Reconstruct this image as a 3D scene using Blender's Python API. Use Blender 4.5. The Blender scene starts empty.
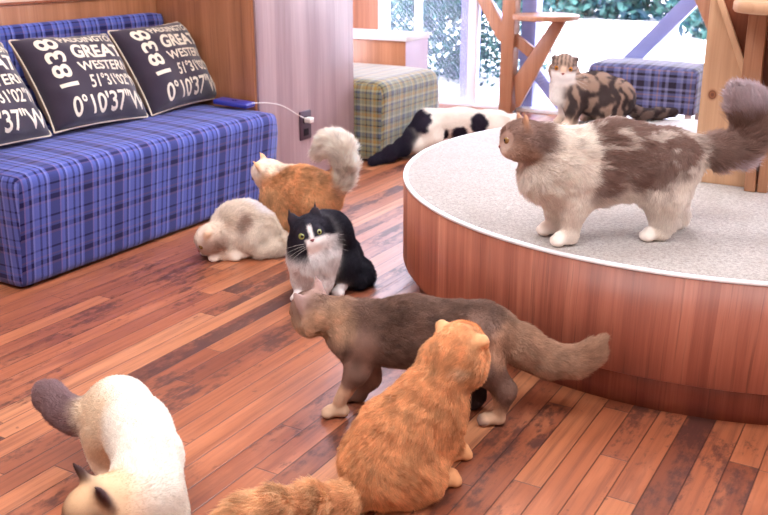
import bpy, bmesh, math, random, json
import numpy as np
from mathutils import Vector, Matrix

random.seed(7); RNG = np.random.default_rng(7)
S = bpy.context.scene
COL = S.collection
PI = math.pi

# ------------------------------------------------------------------ camera, sky, sun, lights, exposure
cam_d = bpy.data.cameras.new('camera'); cam = bpy.data.objects.new('camera', cam_d); COL.objects.link(cam)
cam.location = (0, 0, 1.0); cam.rotation_euler = (math.radians(90-18.8), 0, math.radians(30.4))
cam_d.sensor_width = 36; cam_d.lens = 930/768*36; cam_d.clip_start = .05
cam_d.dof.use_dof = True; cam_d.dof.focus_distance = 2.15; cam_d.dof.aperture_fstop = 7.0
S.camera = cam
world = bpy.data.worlds.new('sky'); S.world = world; world.use_nodes = True
bg = world.node_tree.nodes['Background']; bg.inputs[0].default_value = (.78, .80, 1.0, 1); bg.inputs[1].default_value = 11.0
sun_d = bpy.data.lights.new('sun', 'SUN'); sun_d.energy = 11; sun_d.angle = math.radians(4); sun_d.color = (1, .97, .92)
sun = bpy.data.objects.new('sun', sun_d); COL.objects.link(sun); sun.rotation_euler = (math.radians(22), math.radians(-8), 0)
def area(name, loc, size, energy, color, rot=(0, 0, 0)):
    d = bpy.data.lights.new(name, 'AREA'); d.shape = 'RECTANGLE'; d.size, d.size_y = size; d.energy = energy; d.color = color
    o = bpy.data.objects.new(name, d); COL.objects.link(o); o.location = loc; o.rotation_euler = rot
    return o
area('ceiling_panel_light', (-1.2, .2, 2.80), (1.6, 1.2), 52, (.95, .98, 1))
area('ceiling_panel_light', (.9, 1.0, 2.80), (1.6, 1.2), 52, (.95, .98, 1))
area('ceiling_panel_light', (-1.2, 2.9, 2.80), (1.6, 1.2), 52, (.95, .98, 1))
S.view_settings.view_transform = 'Standard'; S.view_settings.look = 'None'
S.view_settings.gamma = 1; S.view_settings.use_curve_mapping = False
S.view_settings.exposure = 0.28
S.cycles.use_denoising = True
S.cycles.max_bounces = 8; S.cycles.transparent_max_bounces = 12
S.cycles.sample_clamp_indirect = 6

# ------------------------------------------------------------------ helpers
def lin(c):
    return tuple((x/12.92 if x <= .04045 else ((x+.055)/1.055)**2.4) for x in [v/255 for v in c[:3]])
def tag(o, label=None, cat=None, group=None, kind=None):
    if label: o['label'] = label
    if cat: o['category'] = cat
    if group: o['group'] = group
    if kind: o['kind'] = kind
    return o
def empty(name, loc=(0, 0, 0), rz=0.0, **kw):
    o = bpy.data.objects.new(name, None); COL.objects.link(o); o.location = loc; o.rotation_euler = (0, 0, rz)
    o.empty_display_size = .1
    return tag(o, **kw)
def link(name, me, mats, parent=None, **kw):
    o = bpy.data.objects.new(name, me); COL.objects.link(o)
    for m in (mats if isinstance(mats, (list, tuple)) else [mats]): me.materials.append(m)
    if parent is not None: o.parent = parent
    return tag(o, **kw)
def from_bm(name, bm, mats, parent=None, smooth=False, **kw):
    me = bpy.data.meshes.new(name); bm.to_mesh(me); bm.free()
    if smooth:
        me.polygons.foreach_set('use_smooth', [True]*len(me.polygons))
    return link(name, me, mats, parent, **kw)
def autosmooth(o, ang=40):
    me = o.data; bm = bmesh.new(); bm.from_mesh(me)
    for e in bm.edges: e.smooth = not (len(e.link_faces) == 2 and e.calc_face_angle(0) > math.radians(ang))
    for f in bm.faces: f.smooth = True
    bm.to_mesh(me); bm.free(); return o
def bm_box(bm, lo, hi, bevel=0.0, seg=2):
    r = bmesh.ops.create_cube(bm, size=1)['verts']
    for v in r:
        v.co = Vector([lo[i]+(v.co[i]+.5)*(hi[i]-lo[i]) for i in range(3)])
    if bevel > 0:
        es = list({e for v in r for e in v.link_edges})
        bmesh.ops.bevel(bm, geom=es, offset=bevel, segments=seg, affect='EDGES', profile=.5)
    return bm
def box(name, lo, hi, mat, parent=None, bevel=0.0, seg=2, **kw):
    o = from_bm(name, bm_box(bmesh.new(), lo, hi, bevel, seg), mat, parent, **kw)
    if bevel > 0: autosmooth(o)
    return o
def prism(name, pts, y0, y1, mat, parent=None, bevel=.003, axis='y', **kw):
    """polygon in the XZ plane (axis y) given thickness from y0 to y1"""
    bm = bmesh.new()
    a = [bm.verts.new((x, y0, z)) for x, z in pts]; f = bm.faces.new(a)
    r = bmesh.ops.extrude_face_region(bm, geom=[f])
    for v in [g for g in r['geom'] if isinstance(g, bmesh.types.BMVert)]: v.co.y = y1
    bmesh.ops.recalc_face_normals(bm, faces=bm.faces)
    if bevel: bmesh.ops.bevel(bm, geom=list(bm.edges), offset=bevel, segments=2, affect='EDGES', profile=.5)
    return autosmooth(from_bm(name, bm, mat, parent, **kw))
def lathe_bm(prof, n=96, arc=2*PI):
    """profile list of (r, z); uv = (angle*r, running length)"""
    bm = bmesh.new(); uvl = bm.loops.layers.uv.new('UVMap')
    L = [0]
    for i in range(1, len(prof)): L.append(L[-1]+math.dist(prof[i], prof[i-1]))
    rings = []
    for r, z in prof:
        rings.append([bm.verts.new((r*math.cos(k*arc/n), r*math.sin(k*arc/n), z)) for k in range(n)] if r > 1e-6 else [bm.verts.new((0, 0, z))]*n)
    for i in range(len(prof)-1):
        for k in range(n):
            q = [rings[i][k], rings[i][(k+1) % n], rings[i+1][(k+1) % n], rings[i+1][k]]
            u = []
            for v in q:
                if v not in u: u.append(v)
            if len(u) < 3: continue
            f = bm.faces.new(u); f.smooth = True
            R = max(prof[i][0], prof[i+1][0])
            co = {q[0]: (k, i), q[1]: (k+1, i), q[2]: (k+1, i+1), q[3]: (k, i+1)}
            for l in f.loops:
                kk, ii = co[l.vert]; l[uvl].uv = (kk*arc/n*R, L[ii])
    bmesh.ops.recalc_face_normals(bm, faces=bm.faces)
    return bm
def tube_mesh(name, pts, rad, mat, parent=None, res=6, **kw):
    cu = bpy.data.curves.new(name, 'CURVE'); cu.dimensions = '3D'; cu.bevel_depth = rad; cu.bevel_resolution = 3; cu.resolution_u = res
    sp = cu.splines.new('NURBS'); sp.points.add(len(pts)-1); sp.use_endpoint_u = True; sp.order_u = min(4, len(pts))
    for p, q in zip(sp.points, pts): p.co = (*q, 1)
    cu.use_fill_caps = True
    t = bpy.data.objects.new('t', cu); COL.objects.link(t)
    bpy.context.view_layer.update()
    me = bpy.data.meshes.new_from_object(t.evaluated_get(bpy.context.evaluated_depsgraph_get()))
    bpy.data.objects.remove(t)
    me.polygons.foreach_set('use_smooth', [True]*len(me.polygons))
    me.materials.clear()
    return link(name, me, mat, parent, **kw)

# ------------------------------------------------------------------ node expressions
class NT:
    def __init__(s, name):
        s.m = bpy.data.materials.new(name); s.m.use_nodes = True; s.t = s.m.node_tree
        s.b = s.t.nodes['Principled BSDF']; s.out = s.t.nodes['Material Output']
    def node(s, ty, **kw):
        n = s.t.nodes.new(ty)
        for k, v in kw.items(): setattr(n, k, v)
        return n
    def set(s, sock, v):
        if isinstance(v, E): s.t.links.new(v.s, sock)
        elif hasattr(v, 'is_output'): s.t.links.new(v, sock)
        elif v is not None:
            if isinstance(v, tuple) and len(v) == 3 and len(sock.default_value) == 4: v = (*v, 1)
            sock.default_value = v
    def math(s, op, a, b=None, c=None):
        n = s.node('ShaderNodeMath', operation=op)
        for i, v in enumerate((a, b, c)):
            if v is not None: s.set(n.inputs[i], v)
        return E(s, n.outputs[0])
    def coord(s, which='Object'):
        n = s.node('ShaderNodeTexCoord'); return n.outputs[which]
    def uv(s):
        n = s.node('ShaderNodeUVMap'); n.uv_map = 'UVMap'; return n.outputs[0]
    def sep(s, v):
        n = s.node('ShaderNodeSeparateXYZ'); s.set(n.inputs[0], v); return [E(s, o) for o in n.outputs]
    def vec(s, x, y, z=0.0):
        n = s.node('ShaderNodeCombineXYZ')
        for i, v in enumerate((x, y, z)): s.set(n.inputs[i], v)
        return n.outputs[0]
    def noise(s, v, scale=5.0, detail=3.0, rough=.5, dist=0.0):
        n = s.node('ShaderNodeTexNoise'); s.set(n.inputs['Vector'], v)
        n.inputs['Scale'].default_value = scale; n.inputs['Detail'].default_value = detail
        n.inputs['Roughness'].default_value = rough; n.inputs['Distortion'].default_value = dist
        return E(s, n.outputs[0])
    def white(s, v):
        n = s.node('ShaderNodeTexWhiteNoise', noise_dimensions='3D'); s.set(n.inputs['Vector'], v); return E(s, n.outputs[0])
    def ramp(s, f, stops, interp='LINEAR'):
        n = s.node('ShaderNodeValToRGB'); n.color_ramp.interpolation = interp; el = n.color_ramp.elements
        while len(el) < len(stops): el.new(.5)
        for e, (p, c) in zip(el, stops): e.position = p
        for e, (p, c) in zip(el, stops): e.position = p; e.color = (*lin(c), 1)
        s.set(n.inputs[0], f); return n.outputs[0]
    def mix(s, f, a, b, mode='MIX'):
        n = s.node('ShaderNodeMix', data_type='RGBA', blend_type=mode)
        s.set(n.inputs[0], f); s.set(n.inputs[6], a); s.set(n.inputs[7], b); return n.outputs[2]
    def bump(s, h, strength=.3, dist=.002):
        n = s.node('ShaderNodeBump'); n.inputs['Strength'].default_value = strength; n.inputs['Distance'].default_value = dist
        s.set(n.inputs['Height'], h); s.t.links.new(n.outputs[0], s.b.inputs['Normal'])
    def pbr(s, col=None, rough=None, spec=None, coat=None, sheen=None):
        for k, v in (('Base Color', col), ('Roughness', rough), ('Specular IOR Level', spec), ('Coat Weight', coat), ('Sheen Weight', sheen)):
            if v is not None: s.set(s.b.inputs[k], v)
        return s.m
class E:
    def __init__(s, t, k): s.t, s.s = t, k
    def __add__(s, o): return s.t.math('ADD', s, o)
    def __radd__(s, o): return s.t.math('ADD', s, o)
    def __sub__(s, o): return s.t.math('SUBTRACT', s, o)
    def __rsub__(s, o): return s.t.math('SUBTRACT', o, s)
    def __mul__(s, o): return s.t.math('MULTIPLY', s, o)
    __rmul__ = __mul__
    def __truediv__(s, o): return s.t.math('DIVIDE', s, o)
    def floor(s): return s.t.math('FLOOR', s)
    def frac(s): return s.t.math('FRACT', s)
    def lt(s, o): return s.t.math('LESS_THAN', s, o)
    def gt(s, o): return s.t.math('GREATER_THAN', s, o)
    def clamp(s): return s.t.math('MINIMUM', s.t.math('MAXIMUM', s, 0.0), 1.0)
    def smooth(s, a, b):
        n = s.t.node('ShaderNodeMapRange', interpolation_type='SMOOTHSTEP')
        s.t.set(n.inputs[0], s); n.inputs[1].default_value = a; n.inputs[2].default_value = b
        return E(s.t, n.outputs[0])

def plain(name, c, rough=.6, spec=.3, var=0.0, sheen=None):
    t = NT(name); col = lin(c)
    if var:
        n = t.noise(t.coord(), 9, 3)
        col = t.mix(n, tuple(v*(1-var) for v in col), tuple(min(1, v*(1+var)) for v in col))
    return t.pbr(col, rough, spec, sheen=sheen)

def m_floor():
    t = NT('worn_floorboards'); x, y, z = t.sep(t.coord())
    w = .0584
    xr = x/w; row = xr.floor(); fx = xr.frac()
    r1 = t.white(t.vec(row, 3.7, 1.0)); r2 = t.white(t.vec(row, 9.1, 2.0))
    L = r2*.8+.6
    yy = (y+r1*4.0)/L; bi = yy.floor(); fy = yy.frac()
    tone = t.white(t.vec(row, bi, 5.0)); hue = t.white(t.vec(row, bi, 8.0))
    c = t.ramp(tone, [(0, (112, 60, 42)), (.2, (142, 79, 54)), (.6, (168, 99, 66)), (.85, (186, 118, 80)), (1, (202, 138, 98))])
    c = t.mix(hue*.3, c, lin((156, 92, 64)))
    g = t.noise(t.vec(x*70.0+tone*30.0, y*2.2+hue*9.0, 0.0), 1.0, 5, .65)
    c = t.mix(g.smooth(.42, .72)*.62, c, lin((98, 50, 40)))
    g2 = t.noise(t.vec(x*14.0+tone*7.0, y*2.6, 2.0), 1.0, 4, .6)
    c = t.mix(g2.smooth(.50, .72)*.5, c, lin((205, 130, 92)))
    st = t.noise(t.vec(x*9.0+tone*5.0, y*2.6, 4.0), 1.0, 6, .72)      # dark worn stains that keep to single boards
    st2 = t.noise(t.vec(x*60.0, y*30.0, 1.0), 1.0, 4, .7)
    stain = (st+(tone-.5)*-.22+(st2-.5)*.36).smooth(.54, .67)
    c = t.mix(stain*.78, c, lin((62, 34, 34)))
    sp = t.noise(t.vec(x*45.0, y*45.0, 6.0), 1.0, 2, .5)
    c = t.mix(sp.smooth(.70, .76)*.5, c, lin((66, 36, 34)))
    ex = t.math('MINIMUM', fx, 1.0-fx)*w; ey = t.math('MINIMUM', fy, 1.0-fy)*L
    gap = t.math('MAXIMUM', 1.0-ex.smooth(.0005, .0022), 1.0-ey.smooth(.0005, .002))
    c = t.mix(gap*.8, c, lin((58, 28, 26)))
    t.bump((1.0-gap)*1.0+g*.25+tone*.3, .35, .002)
    t.pbr(c, g*.16+.27+stain*.10, .75)
    return t.m

def m_wood(name, stops, coords='Object', axis='z', u_scale=1.0, rough=.35, grain=.5, spec=.5, band=.09, bands=.6, coat=0.0, streak=(80, 38, 30), knot=None, freq=40.0):
    """veneer: grain runs along `axis`, broad strips of differing tone across it"""
    t = NT(name)
    if coords == 'uv':
        u, v, _ = t.sep(t.uv()); a = u; b = v; c0 = 0.0
    else:
        x, y, z = t.sep(t.coord())
        if axis == 'z': a = x+y*1.0; b = z; c0 = x-y
        elif axis == 'x': a = y+z*1.3; b = x; c0 = 0.0
        else: a = x+z*1.3; b = y; c0 = 0.0
    wob = t.noise(t.vec(a*2.0, b*1.1, 0.0), 1.0, 2)
    aa = a+(wob-.5)*.035
    s1 = t.white(t.vec((aa/band).floor(), 2.0, 1.0))
    n1 = t.noise(t.vec(aa*freq, b*.5, 1.0), 1.0, 5, .7)
    n2 = t.noise(t.vec(aa*120.0, b*2.5, 3.0), 1.0, 4, .65)
    f = (s1*bands*.6+(n1-.5)*(1.0-bands*.3)*1.9+(n2-.5)*grain*.6+.5-bands*.3).clamp()
    c = t.ramp(f, stops)
    c = t.mix(n2.smooth(.50, .72)*grain*.7, c, lin(streak))
    if knot:
        x, y, z = t.sep(t.coord()); kx = (x-knot[0])*1.15+(wob-.5)*.006; kz = z-knot[1]
        r = t.math('SQRT', kx*kx+kz*kz)
        c = t.mix(1.0-r.smooth(.008, .020), c, lin((150, 92, 60))); ring = (1.0-r.smooth(.004, .0065))+r.smooth(.0085, .010)*(1.0-r.smooth(.011, .013))
        c = t.mix(ring.clamp()*.7, c, lin((92, 54, 40)))
    t.bump(n2, .08, .001)
    return t.pbr(c, n2*.12+rough, spec, coat=coat)

def m_plaid(name, warp, weft, pu, pv, rough=.85, balance=.5, sheen=.5):
    """woven check: warp and weft stripe sets (position, colour), periods in metres, UVs in metres"""
    t = NT(name); u, v, _ = t.sep(t.uv())
    cu = t.ramp((u/pu).frac(), warp, 'CONSTANT'); cv = t.ramp((v/pv).frac(), weft, 'CONSTANT')
    wv = t.math('SINE', (u+v)*1600.0)*.5+.5
    f = (wv-.5)*.10+balance
    c = t.mix(f, cu, cv)
    n = t.noise(t.vec(u*300.0, v*300.0, 0.0), 1.0, 2)
    c = t.mix(n.smooth(.3, .8)*.18, c, lin((210, 205, 235)), 'SOFT_LIGHT')
    t.bump(n+wv*.3, .25, .0012)
    return t.pbr(c, rough, .2, sheen=sheen)

def m_attr(name, rough=.75, transl=0.0):
    t = NT(name); a = t.node('ShaderNodeAttribute', attribute_name='col')
    t.pbr(a.outputs[0], rough, .25)
    if transl:
        tr = t.node('ShaderNodeBsdfTranslucent'); t.t.links.new(a.outputs[0], tr.inputs[0])
        mx = t.node('ShaderNodeMixShader'); mx.inputs[0].default_value = transl
        t.t.links.new(t.b.outputs[0], mx.inputs[1]); t.t.links.new(tr.outputs[0], mx.inputs[2]); t.t.links.new(mx.outputs[0], t.out.inputs[0])
    return t.m

KNOT = (-.525, .595)
WOOD_PANEL = m_wood('brown_laminate', [(0, (140, 90, 62)), (.4, (168, 112, 78)), (.7, (184, 126, 92)), (1, (198, 144, 110))], rough=.30, band=.16, freq=22.0)
WOOD_RED = m_wood('red_walnut_laminate', [(0, (112, 58, 46)), (.3, (142, 78, 60)), (.6, (166, 98, 76)), (1, (196, 130, 104))], 'uv', rough=.36, band=.045, bands=.7, grain=.9, freq=20.0)
WOOD_SHEEN = m_wood('sheen_lit_laminate', [(0, (150, 128, 132)), (.4, (174, 152, 158)), (.7, (190, 168, 174)), (1, (204, 184, 190))], rough=.24, band=.11, grain=.35, freq=12.0, streak=(130, 98, 98))  # brown laminate with the window sheen put into its pale tones
WOOD_POST = m_wood('brown_post_timber', [(0, (154, 106, 76)), (.5, (176, 126, 94)), (1, (192, 146, 112))], rough=.4, band=.3)
WOOD_PINE = m_wood('knotty_pine', [(0, (188, 146, 112)), (.5, (206, 164, 128)), (1, (220, 182, 148))], rough=.42, band=.4, grain=.3, streak=(172, 116, 82), knot=KNOT)
WOOD_DARK = m_wood('reddish_timber', [(0, (120, 62, 40)), (.5, (146, 80, 54)), (1, (166, 96, 66))], rough=.45, band=.2)
WALL = plain('warm_wall_paint', (214, 190, 176), .7, .3, .04)
CEIL = plain('ceiling_paint', (232, 228, 222), .8, .2)
WHITE = plain('white_laminate', (226, 222, 226), .35, .5)
LAV_SHEEN = plain('lavender_sheen_laminate', (205, 190, 212), .30, .5)  # window sheen on the box side, put into the colour
FRAME = plain('white_window_frame', (236, 236, 240), .4, .4)
STEEL = plain('haze_tinted_steel', (140, 142, 186), .45, .4)  # bluish cast of haze and backlight is put into this colour
BLACK = plain('black_plastic', (22, 20, 24), .5, .4)
DARK = plain('dark_shadow_gap_board', (34, 26, 34), .7, .2)  # under the seats this dark tone stands in for shade
CREAM = plain('cream_piping_cloth', (222, 205, 184), .8, .2)
FLOOR = m_floor()
navy = (24, 24, 76); blue = (82, 94, 170); lt = (118, 126, 196); mau = (116, 98, 150)
sett = [(0, navy), (.27, mau), (.31, blue), (.41, navy), (.48, lt), (.53, blue), (.67, navy), (.73, blue), (.84, navy), (.90, lt), (.95, blue)]
sett2 = [(0, blue), (.26, mau), (.34, navy), (.50, blue), (.56, mau), (.62, blue), (.80, navy), (.86, blue)]
PLAID_BLUE = m_plaid('blue_tartan', sett, sett2, .130, .088, balance=.38, sheen=.12)
gg = (124, 126, 98); gd = (74, 86, 104); gk = (50, 44, 40); gy = (156, 124, 62); gw = (158, 160, 132)
settg = [(0, gd), (.14, gw), (.22, gg), (.36, gy), (.40, gk), (.46, gg), (.60, gd), (.68, gw), (.76, gy), (.88, gg), (.94, gk)]
PLAID_GREEN = m_plaid('green_tartan', settg, settg, .115, .125, sheen=.6)
bb = (96, 104, 150); bk = (34, 28, 48); bt = (150, 120, 120); bl = (122, 128, 164)
settb = [(0, bk), (.24, bb), (.36, bl), (.44, bk), (.54, bb), (.66, bt), (.70, bb), (.80, bk), (.90, bl)]
PLAID_NAVY = m_plaid('navy_tartan', settb, settb, .17, .13)

# ------------------------------------------------------------------ the room
XW, YW, YC0, YC1, XC = -2.854, 5.41, 2.97, 3.70, -2.344
X1, Y0, ZC = 3.2, -2.6, 2.85
st = dict(kind='structure')
box('floor', (-4.4, Y0, -.06), (X1, YW, 0), FLOOR, **st)
box('ceiling', (-4.4, Y0, ZC), (X1, YW+.25, ZC+.12), CEIL, **st)
box('wall_left', (XW-.15, Y0, 0), (XW, YC0, ZC), WALL, **st)
box('trim_1', (XW, Y0, 0), (XW+.012, YC0, .785), WOOD_PANEL, **st)
box('trim_2', (XW, Y0, .787), (XW+.018, YC0, .795), WOOD_DARK, **st)
box('wall_pier', (XW-.15, YC0, 0), (XC, YC1, ZC), WOOD_PANEL, bevel=.003, **st)
box('trim_3', (XC+.0005, YC0+.012, .004), (XC+.012, YC1-.004, ZC), WOOD_SHEEN, bevel=.002, **st)  # thin facing whose pale colour carries the window sheen on the pier
box('wall_alcove', (-4.4, YC1, 0), (-4.25, YW, ZC), WOOD_PANEL, **st)
box('wall_right', (X1, Y0, 0), (X1+.12, YW, ZC), WALL, **st)
box('wall_rear', (-4.4, Y0-.12, 0), (X1, Y0, ZC), WALL, **st)
# window wall: timber panel at the left, then glazing between white frames and steel columns
box('wall_window', (-4.4, YW, 0), (-3.215, YW+.10, 1.15), WOOD_PANEL, **st)
def glass():
    t = NT('clear_glass'); tr = t.node('ShaderNodeBsdfTransparent'); gl = t.node('ShaderNodeBsdfGlossy'); gl.inputs['Roughness'].default_value = .02
    fr = t.node('ShaderNodeFresnel'); fr.inputs[0].default_value = 1.45
    mx = t.node('ShaderNodeMixShader'); t.t.links.new(fr.outputs[0], mx.inputs[0])
    t.t.links.new(tr.outputs[0], mx.inputs[1]); t.t.links.new(gl.outputs[0], mx.inputs[2]); t.t.links.new(mx.outputs[0], t.out.inputs[0])
    return t.m
def wired_glass():
    t = NT('diagonal_wired_glass'); x, y, z = t.sep(t.coord())
    k = ((x+z)/.030).frac(); line = k.lt(.32)
    tr = t.node('ShaderNodeBsdfTransparent'); df = t.node('ShaderNodeBsdfDiffuse'); df.inputs[0].default_value = (.75, .77, .9, 1)
    tl = t.node('ShaderNodeBsdfTranslucent'); tl.inputs[0].default_value = (.75, .77, .9, 1)
    m0 = t.node('ShaderNodeMixShader'); m0.inputs[0].default_value = .6
    t.t.links.new(df.outputs[0], m0.inputs[1]); t.t.links.new(tl.outputs[0], m0.inputs[2])
    mx = t.node('ShaderNodeMixShader'); t.set(mx.inputs[0], line*.13+.02)
    t.t.links.new(tr.outputs[0], mx.inputs[1]); t.t.links.new(m0.outputs[0], mx.inputs[2]); t.t.links.new(mx.outputs[0], t.out.inputs[0])
    return t.m
GLASS, WIRED = glass(), wired_glass()
w1 = empty('window_1', (0, 0, 0), kind='structure')
for n, x0, x1 in (('window_frame', -3.215, -3.155), ('window_frame', -2.945, -2.912), ('window_frame', -2.560, -2.505)):
    box(n, (x0, YW-.01, 0), (x1, YW+.05, ZC), FRAME, w1, .004)
box('window_sill', (-3.215, YW-.03, 0), (-2.505, YW+.06, .02), FRAME, w1, .003)
box('pane', (-3.157, YW-.004, .02), (-2.507, YW+.002, ZC), WIRED, w1)
w3 = empty('added_window', (0, 0, 0), kind='structure')  # unseen glazing, added above the timber panel to give the floor its sheen
box('window_sill', (-4.25, YW-.02, 1.15), (-3.215, YW+.10, 1.17), FRAME, w3, .003)
box('pane', (-4.25, YW+.016, 1.17), (-3.215, YW+.02, ZC), GLASS, w3)
w2 = empty('window_2', (0, 0, 0), kind='structure')
for n, x0, x1 in (('window_frame', -.60, -.54), ('window_frame', 1.0, 1.06)):
    box(n, (x0, YW-.01, 0), (x1, YW+.05, ZC), FRAME, w2, .004)
box('window_sill', (-2.505, YW-.03, 0), (X1, YW+.06, .02), FRAME, w2, .003)
box('pane', (-2.505, YW+.016, .02), (X1, YW+.02, ZC), GLASS, w2)
box('trim_4', (-2.655, YW+.08, -.04), (-2.560, YW+.18, ZC), STEEL, bevel=.004, **st)
box('trim_5', (-2.235, YW+.06, -.04), (-2.140, YW+.16, ZC), STEEL, bevel=.004, **st)
def strut(name, a, b, w, y0, y1, mat, **kw):
    a, b = Vector(a), Vector(b); d = (b-a).normalized(); n = Vector((-d.y, d.x))*w/2
    return prism(name, [tuple(a+n), tuple(a-n), tuple(b-n), tuple(b+n)], y0, y1, mat, **kw)
strut('trim_6', (-1.89, -.04), (-.90, 1.06), .085, YW+.07, YW+.13, STEEL, **st)
strut('trim_7', (-1.89, -.04), (-2.75, .92), .07, YW+.07, YW+.13, STEEL, **st)
# outside
def m_ground():
    t = NT('pale_concrete_paving'); n = t.noise(t.coord(), 2.0, 4)
    return t.pbr(t.mix(n, (.66, .66, .68), (.80, .80, .80)), .9, .2)
box('ground', (-22, YW+.10, -.14), (16, 30, -.045), m_ground(), **st)

def leaf_mass(name, blobs, n, size, cols, seed, **kw):
    rng = np.random.default_rng(seed); V = []; Fc = []; C = []
    w = np.array([b[3]*b[4]*b[5] for b in blobs])**.67; w /= w.sum()
    for i in range(n):
        b = blobs[rng.choice(len(blobs), p=w)]
        d = rng.normal(size=3); d /= np.linalg.norm(d); r = rng.uniform(.72, 1.03)
        p = np.array(b[:3])+d*np.array(b[3:6])*r
        if p[2] < -.04: continue
        a = rng.normal(size=3)+d*.8; a /= np.linalg.norm(a); q = np.cross(a, rng.normal(size=3)); q /= np.linalg.norm(q); up = np.cross(a, q)
        s = size*rng.uniform(.6, 1.3); k = len(V)
        V += [p-q*s, p-up*s*.42+a*s*.12, p+q*s, p+up*s*.42+a*s*.12]; Fc += [(k, k+1, k+2), (k, k+2, k+3)]
        C += [rng.integers(len(cols))]*2
    me = bpy.data.meshes.new(name); me.from_pydata([tuple(v) for v in V], [], Fc); 
    o = link(name, me, cols, **kw); me.polygons.foreach_set('material_index', C); return o
def m_leaf(name, c):
    t = NT(name); t.pbr(lin(c), .5, .4)
    tr = t.node('ShaderNodeBsdfTranslucent'); tr.inputs[0].default_value = (*[v*1.1 for v in lin(c)], 1)
    mx = t.node('ShaderNodeMixShader'); mx.inputs[0].default_value = .4
    t.t.links.new(t.b.outputs[0], mx.inputs[1]); t.t.links.new(tr.outputs[0], mx.inputs[2]); t.t.links.new(mx.outputs[0], t.out.inputs[0]); return t.m
LV = [m_leaf('leaf_bluegreen', (44, 84, 90)), m_leaf('leaf_green', (54, 98, 92)), m_leaf('leaf_pale', (78, 122, 116)), m_leaf('leaf_deep', (34, 66, 82))]
leaf_mass('garden_shrub', [(-3.55, 6.75, .25, .42, .30, .42), (-3.15, 6.6, .55, .42, .25, .5), (-3.75, 7.0, .9, .5, .3, .6), (-3.0, 6.9, .95, .45, .25, .5), (-3.35, 6.8, 1.4, .7, .3, .5), (-2.95, 6.75, .0, .5, .3, .4), (-3.5, 7.1, .5, .9, .4, .8)],
          15000, .030, LV, 3, label='dense leafy shrub close outside the wired glass, beside the green tartan bench', cat='shrub')
leaf_mass('hedge', [(-7+i*.9, 13.1+.3*(i % 2)+.4*(i % 3), .8, .8, .6, 1.2) for i in range(12)]+[(-6.5+i*1.2, 13.5, .9, .8, .25, 1.1) for i in range(9)], 30000, .10, LV, 4,
          label='long blue-green hedge across the far side of the bright paving', cat='hedge')
leaf_mass('garden_bush', [(-2.15, 11.2, .5, .6, .4, .75), (-1.2, 11.3, .7, .9, .5, .95), (-.1, 11.2, .6, .8, .5, .9)], 9000, .07, LV, 5,
          label='low green bush on the paving beyond the backlit steel brace', cat='bush')

# ------------------------------------------------------------------ furniture
def root(name, loc, **kw):
    o = empty(name, loc, **kw); return o
def under(r, *obs):
    """children were built in world coordinates: hang them under r without moving them"""
    for o in obs: o.parent = r; o.location = -r.location
    return r
def soft_block(name, lo, hi, mat, bevel=.045, side=.02, puff=0.0, parent=None, flare=0.0):
    bm = bm_box(bmesh.new(), lo, hi)
    bmesh.ops.subdivide_edges(bm, edges=list(bm.edges), cuts=19, use_grid_fill=True)
    C = [(lo[i]+hi[i])/2 for i in range(3)]; Hf = [(hi[i]-lo[i])/2 for i in range(3)]
    for v in bm.verts:                                     # rounded box: a wide radius along the top, a tighter one up the corners
        p = v.co.copy(); b = side+(bevel-side)*max(0, min(1, (p.z-(hi[2]-bevel*2.2))/(bevel*1.6)))
        q = Vector((max(lo[0]+b, min(hi[0]-b, p.x)), max(lo[1]+b, min(hi[1]-b, p.y)), max(lo[2]+.006, min(hi[2]-bevel, p.z))))
        d = p-q; m = Vector((b, b, bevel if d.z > 0 else .006))
        n = Vector([d[i]/m[i] for i in range(3)])
        if n.length > 1: n.normalize()
        v.co = q+Vector([n[i]*m[i] for i in range(3)])
        if flare and p.x > C[0]: v.co.x += flare*(v.co.z-lo[2])/(hi[2]-lo[2])
        if puff and p.z > C[2]:
            a = (1-((p.x-C[0])/Hf[0])**2)*(1-((p.y-C[1])/Hf[1])**4)
            v.co.z += puff*max(0, a)*((p.z-C[2])/Hf[2])**2
    bm.normal_update(); uvl = bm.loops.layers.uv.new('UVMap')
    for f in bm.faces:
        f.smooth = True; n = f.normal
        for l in f.loops:
            p = l.vert.co
            if abs(n.y) > .75: l[uvl].uv = (p.x+.02, p.z)
            else: l[uvl].uv = (p.y, p.z-p.x if n.x > -.5 else p.z+p.x)
    return from_bm(name, bm, mat, parent)

sofa = root('sofa', (-2.55, 2.34, 0), label='long low sofa in blue and navy tartan along the left wall under the slogan cushions', cat='sofa')
parts = [soft_block('seat', (-2.79, 1.706, .010), (-2.260, 2.968, .362), PLAID_BLUE, .040, .016, puff=.012, flare=.045),
         soft_block('backrest', (-2.842, 1.70, .12), (-2.786, 2.962, .722), PLAID_BLUE, .024, .02),
         box('plinth', (-2.78, 1.74, 0.002), (-2.29, 2.95, .03), DARK)]  # plinth is a dark box filling the shaded gap under the sofa
for x in (-2.30, -2.76):
    for y in (1.76, 2.92):
        bm = bmesh.new(); bmesh.ops.create_cone(bm, cap_ends=True, segments=20, radius1=.016, radius2=.02, depth=.03, matrix=Matrix.Translation((x, y, .015)))
        parts.append(autosmooth(from_bm('foot', bm, BLACK)))
under(sofa, *parts)

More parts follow.
